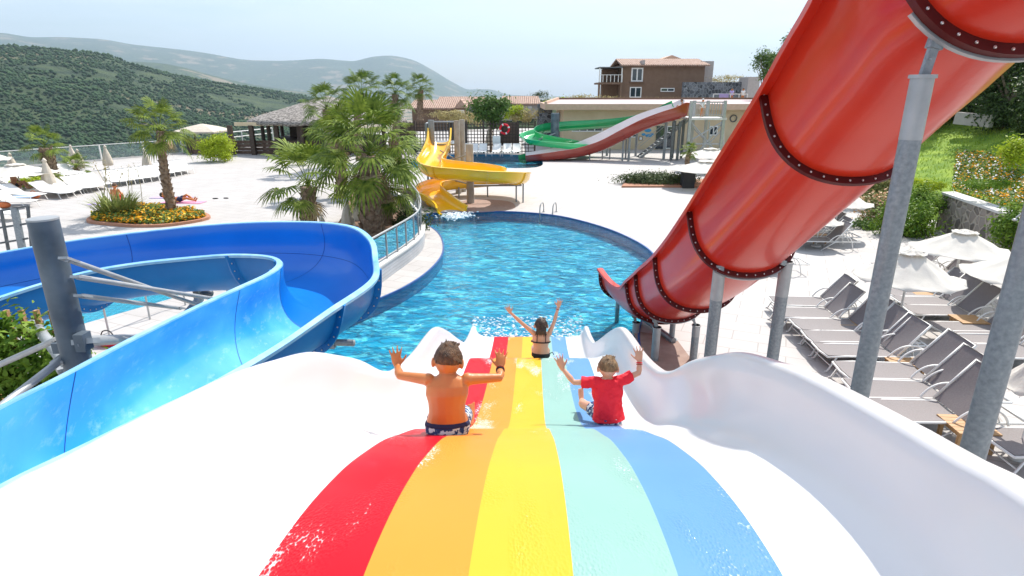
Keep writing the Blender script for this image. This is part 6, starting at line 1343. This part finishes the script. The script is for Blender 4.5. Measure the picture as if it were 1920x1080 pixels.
# leafy tree, skyline shrubs, dry grass on the rise
b0 = atY(921, 290, 51.5); c = atY(920, 205, 51.5); tree('leafy_tree', (b0.x, 51.5, 0), 5, (1.75, 1.5, 1.55), 'fresh green leafy tree growing by the trellis fence', 'green_leaf', 2600, .30, 4, crown_c=c, tr=.12)
c = atY(921, 178, 51.5); 
for i, (px, py, Y, w, h_, lf, lab) in enumerate([(1012, 184, 100, 2.2, 1.2, 'dark_leaf', 'small dark tree on the skyline right of the tiled houses'), (962, 210, 60, 1.2, .8, 'lime_leaf', 'round green shrub before the pale tiled house'), (985, 216, 60, 1.8, .8, 'dry_grass', 'clump of dry grass before the pale tiled house'), (880, 222, 62, 2.6, .7, 'dry_grass', 'dry grass bank behind the trellis fence'), (1098, 186, 72, 3.6, .6, 'dry_grass', 'yellow dry grass on the rise left of the brown house'), (1060, 190, 70, 2.4, .5, 'lime_leaf', 'low yellow green shrub on the skyline rise'), (1365, 150, 82, 3.5, .8, 'dry_grass', 'dry grass on top of the slate wall'), (845, 215, 62, 2.2, .5, 'dry_grass', 'dry grass before the brown tiled house')]):
    q = atY(px, py, Y); bush('skyline_shrub' if h_ < 1.3 else 'tree_top', (q.x, q.y, q.z), (w, w*.7, h_), lab, lf, 1100, .22, 50+i, 14, cat='shrub')
mb = MB(); rd = random.Random(9)
for k in range(2600):
    x = rd.uniform(8, 24); y = rd.uniform(66, 78); z = 3.2+rd.random()*.3; hgt = rd.uniform(.4, 1.0); mb.add([V((x-.03, y, z)), V((x+.03, y, z)), V((x+rd.uniform(-.2, .2), y, z+hgt))], [(0, 1, 2)])
tag(mb.build('dry_grass', 'dry_grass', ang=None), 'dry golden grass on the rise below the brown house', 'grass', kind='stuff')

for px, py, Y, r, lab, sd_ in ((1440, 122, 62, (1.7, 1.5, 1.5), 'green tree peeping out left of the red flume beyond the pink pillar', 71), (1484, 92, 58, (1.5, 1.4, 1.7), 'higher green tree touching the edge of the red flume', 72)):
    q = atY(px, py, Y); tree('leafy_tree', (q.x, q.y+.3, -.3), 5, r, lab, 'green_leaf', 1900, .26, sd_, crown_c=q, tr=.15)

# ------------------------------------------------------------------ right bank: stone wall, lawn, hedges, trees
def bankz(x, y):
    e = (15.35+.21*(y-18) if y < 23 else max(13, 16.4-(y-23)*.3)); s = x-e
    return (-.6 if s < 0 else min(1.15, s*1.4-.1)+max(0, s-1.2)*.27)+.12*noise.noise(V((x*.3, y*.3, 0)))
mb = MB(); nx, ny = 50, 46; vs_ = []
for j in range(ny+1):
    for i in range(nx+1): x = 12.8+i*.45; y = 9+j*.7; vs_.append(V((x, y, bankz(x, y)-(0 if 2 < j < ny-4 else 1.5))))
mb.add(vs_, [(j*(nx+1)+i, j*(nx+1)+i+1, (j+1)*(nx+1)+i+1, (j+1)*(nx+1)+i) for j in range(ny) for i in range(nx)])
tag(mb.build('lawn_bank', 'lawn', ang=None), kind='structure')
mb = MB(); rd = random.Random(1)
for k in range(26000):
    x = rd.uniform(15, 32); y = rd.uniform(12, 38); z = bankz(x, y); a = rd.random()*6.28; hh = rd.uniform(.05, .14); dx, dy = math.cos(a)*.02, math.sin(a)*.02
    mb.add([V((x-dx, y-dy, z-.01)), V((x+dx, y+dy, z-.01)), V((x+rd.uniform(-.06, .06), y+rd.uniform(-.06, .06), z+hh))], [(0, 1, 2)])
mat('grass_blade', (.22, .36, .02), .7, c2=(.44, .56, .06), scale=1.2, transl=.3); tag(mb.build('lawn_grass', 'grass_blade', ang=None), 'bright green lawn grass on the right hand bank', 'grass', kind='stuff')
# rubble wall retaining the lawn
Wp = [at(1768, 362, 1.3), at(1815, 378, 1.3), at(1885, 402, 1.3), at(1990, 440, 1.3)]
t = thing('rubble_wall', 'rubble stone retaining wall with a pale coping below the lawn', 'stone wall', (Wp[1].x, Wp[1].y, 0)); wp = cr_spline(Wp, 4)
mb = MB(); mb.loft([[V((p.x, p.y, 0)), V((p.x, p.y, 1.26)), V((p.x+.4, p.y+.1, 1.26)), V((p.x+.4, p.y+.1, 0))] for p in wp]); mb.build('stonework', 'rubble_stone', t, ang=30)
mb = MB(); mb.loft([[V((p.x-.05, p.y, 1.263)), V((p.x-.05, p.y, 1.34)), V((p.x+.5, p.y+.12, 1.34)), V((p.x+.5, p.y+.12, 1.263))] for p in wp]); mb.build('coping', 'curb_stone', t, ang=30)
Vg = 'shrubs and creepers along the right hand bank'
def bpx(name, px, py, Y, rx, ry, rz, lab, leaf, n, size, seed, K=20, **k):
    q = atY(px, py, Y); return bush(name, q, (rx, ry, rz), lab, leaf, n, size, seed, K, group=Vg, **k)
bpx('ivy_clump', 1700, 415, 20.5, 1.15, .8, .95, 'ivy hanging over the wall just right of the tall grey post', 'ivy_leaf', 4200, .13, 1, 26)
bpx('ivy_clump', 1735, 385, 21.5, .75, .8, .8, 'ivy cascade at the left end of the rubble wall', 'ivy_leaf', 2600, .12, 2, 20)
bpx('ivy_clump', 1903, 425, 16.6, .55, .6, .75, 'ivy cascade at the right end of the rubble wall', 'ivy_leaf', 3000, .11, 3, 20)
bpx('garden_bush', 1625, 345, 26, 1.4, 1.0, .9, 'loose olive green bush above the far umbrella', 'mixed_bush', 3200, .14, 4, 24, flowers='dry_grass', nf=600)
bpx('garden_bush', 1650, 400, 22.5, 1.0, .8, .8, 'bush with reddish blossoms behind the far loungers', 'mixed_bush', 2600, .13, 5, 20, flowers='flower_mixed', nf=700)
bpx('garden_bush', 1615, 430, 21.6, .7, .6, .5, 'round green bush right beside the far loungers', 'green_leaf', 1500, .11, 6, 16)
bpx('garden_bush', 1648, 305, 30, 1.3, 1.0, .55, 'dark green shrub at the edge of the lawn beneath the red flume', 'green_leaf', 1800, .14, 7, 16)
bpx('garden_bush', 1910, 285, 19.5, .55, .7, .5, 'round clipped shrub with yellow green top at the right edge', 'lime_leaf', 2400, .10, 8, 18)
bpx('garden_bush', 1740, 345, 22.6, .6, .7, .28, 'yellow green creeper on top of the wall left end', 'lime_leaf', 1500, .10, 9, 14)
bpx('garden_bush', 1845, 345, 19.5, 1.2, .6, .16, 'low leafy shrub row along the wall coping', 'ivy_leaf', 1300, .10, 10, 18)
bpx('garden_bush', 1580, 330, 33, 1.6, 1, .7, 'pale olive bush just right of the red flume', 'mixed_bush', 1600, .15, 11, 18)
t = thing('flower_patch', 'patch of orange, white and yellow flowers on the lawn slope', 'flower bed', atY(1850, 320, 24))
FP = [(q.x, q.y) for q in (at(1792, 285, 2.2), at(1905, 285, 2.4), at(1960, 345, 1.9), at(1800, 347, 1.9))]
mb = MB(); carpet(FP, 3800, .3, .10, 1, 3, mb, bankz, .4); carpet(FP, 2200, .34, .09, 2, 5, mb, bankz, .5); mb.build('flowers', ['green_leaf', 'flower_orange', 'cloth_white'], t, ang=None)
# trees above the lawn
TG_ = 'dark trees above the lawn'
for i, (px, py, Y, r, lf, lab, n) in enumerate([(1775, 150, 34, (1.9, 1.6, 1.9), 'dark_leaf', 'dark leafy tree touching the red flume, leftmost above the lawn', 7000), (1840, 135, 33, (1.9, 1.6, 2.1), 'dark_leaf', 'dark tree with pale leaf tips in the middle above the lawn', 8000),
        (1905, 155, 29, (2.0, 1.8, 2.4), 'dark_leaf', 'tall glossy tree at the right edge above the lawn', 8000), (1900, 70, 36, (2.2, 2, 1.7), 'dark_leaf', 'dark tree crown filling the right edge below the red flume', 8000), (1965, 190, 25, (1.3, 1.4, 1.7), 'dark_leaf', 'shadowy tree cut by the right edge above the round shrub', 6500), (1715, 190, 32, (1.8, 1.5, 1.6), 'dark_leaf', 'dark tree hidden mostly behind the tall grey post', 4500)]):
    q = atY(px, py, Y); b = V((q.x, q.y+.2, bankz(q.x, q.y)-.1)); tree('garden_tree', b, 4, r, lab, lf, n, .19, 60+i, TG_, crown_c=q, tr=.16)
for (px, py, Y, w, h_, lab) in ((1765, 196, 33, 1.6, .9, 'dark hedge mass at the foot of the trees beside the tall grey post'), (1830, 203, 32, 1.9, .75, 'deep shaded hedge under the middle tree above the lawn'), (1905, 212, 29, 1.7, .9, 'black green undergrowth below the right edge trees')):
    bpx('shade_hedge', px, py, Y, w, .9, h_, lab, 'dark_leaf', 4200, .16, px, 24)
# low wall glimpsed under the trees
q0 = atY(1795, 213, 30); q1 = atY(1862, 219, 28.5); tag(MB().beam(q0-V((0, 0, .2)), q1-V((0, 0, .2)), .3, .55).build('garden_wall', 'stucco_pale', smooth=False), 'short pale wall glimpsed in the shade under the trees', 'wall')
# shower arm
t = thing('shower_pipe', 'thin chrome shower arm at the right edge above the umbrellas', 'shower', at(1935, 500)); a = atY(1925, 395, 15); pts = [V((a.x+.02, 15, 0)), V((a.x+.02, 15, a.z-.05)), atY(1918, 398, 15), atY(1905, 408, 15)]; MB().tube(pts, .018, 8).build('pipe', 'galv_clean', t); q = atY(1903, 412, 15); MB().ell(q, (.06, .06, .035), 12, 6).build('head', 'galv_clean', t)
# ------------------------------------------------------------------ lower left: trellis, creepers, wading pool rail
t = thing('timber_trellis', 'yellowish timber trellis with climbing leaves under the left end of the blue flume', 'trellis', atY(60, 700, 5.2))
for k in range(7): px = -40+k*28; a = atY(px, 600, 5.4); MB().boxb((a.x-.02, 5.38, 0), (a.x+.02, 5.42, a.z+.1)).build('slat', 'teak', t, smooth=False)
for k in range(5): a = atY(-60, 620+k*34, 5.4); b = atY(135, 620+k*34, 5.4); MB().boxb((a.x, 5.34, a.z-.02), (b.x, 5.375, a.z+.02)).build('slat', 'teak', t, smooth=False)
q = atY(30, 690, 5.2); bush('climbing_plant', q, (.85, .25, .62), 'dense climbing leaves covering the timber trellis at the left edge', 'ivy_leaf', 3600, .09, 8, 30)
q = atY(40, 780, 5.3); bush('climbing_plant', q, (.9, .4, .5), 'leafy shrub at the foot of the timber trellis', 'ivy_leaf', 2600, .09, 18, 26)
t = thing('pool_railing', 'thin steel railing beside the small wading pool inside the flume loop', 'railing', at(265, 625)); 
r0 = atY(160, 575, 11.0); r1 = atY(345, 548, 13.2); r1.z = r0.z
MB().tube([r0, r1], .022, 8).build('top_rail', 'galv_clean', t)
for k in range(3): q = r0.lerp(r1, .15+.42*k); MB().tube([q, (q.x, q.y, 0)], .02, 8).build('post', 'galv_clean', t)
t = thing('steel_post', 'short dark post with small brackets near the wading pool corner', 'post', at(425, 560)); q = at(428, 556); MB().tube([(q.x, q.y, 0), (q.x, q.y, .35)], .03, 8).build('pipe', 'galv', t); MB().box((q.x, q.y, .36), (.16, .06, .06)).build('bracket', 'dark_steel', t)
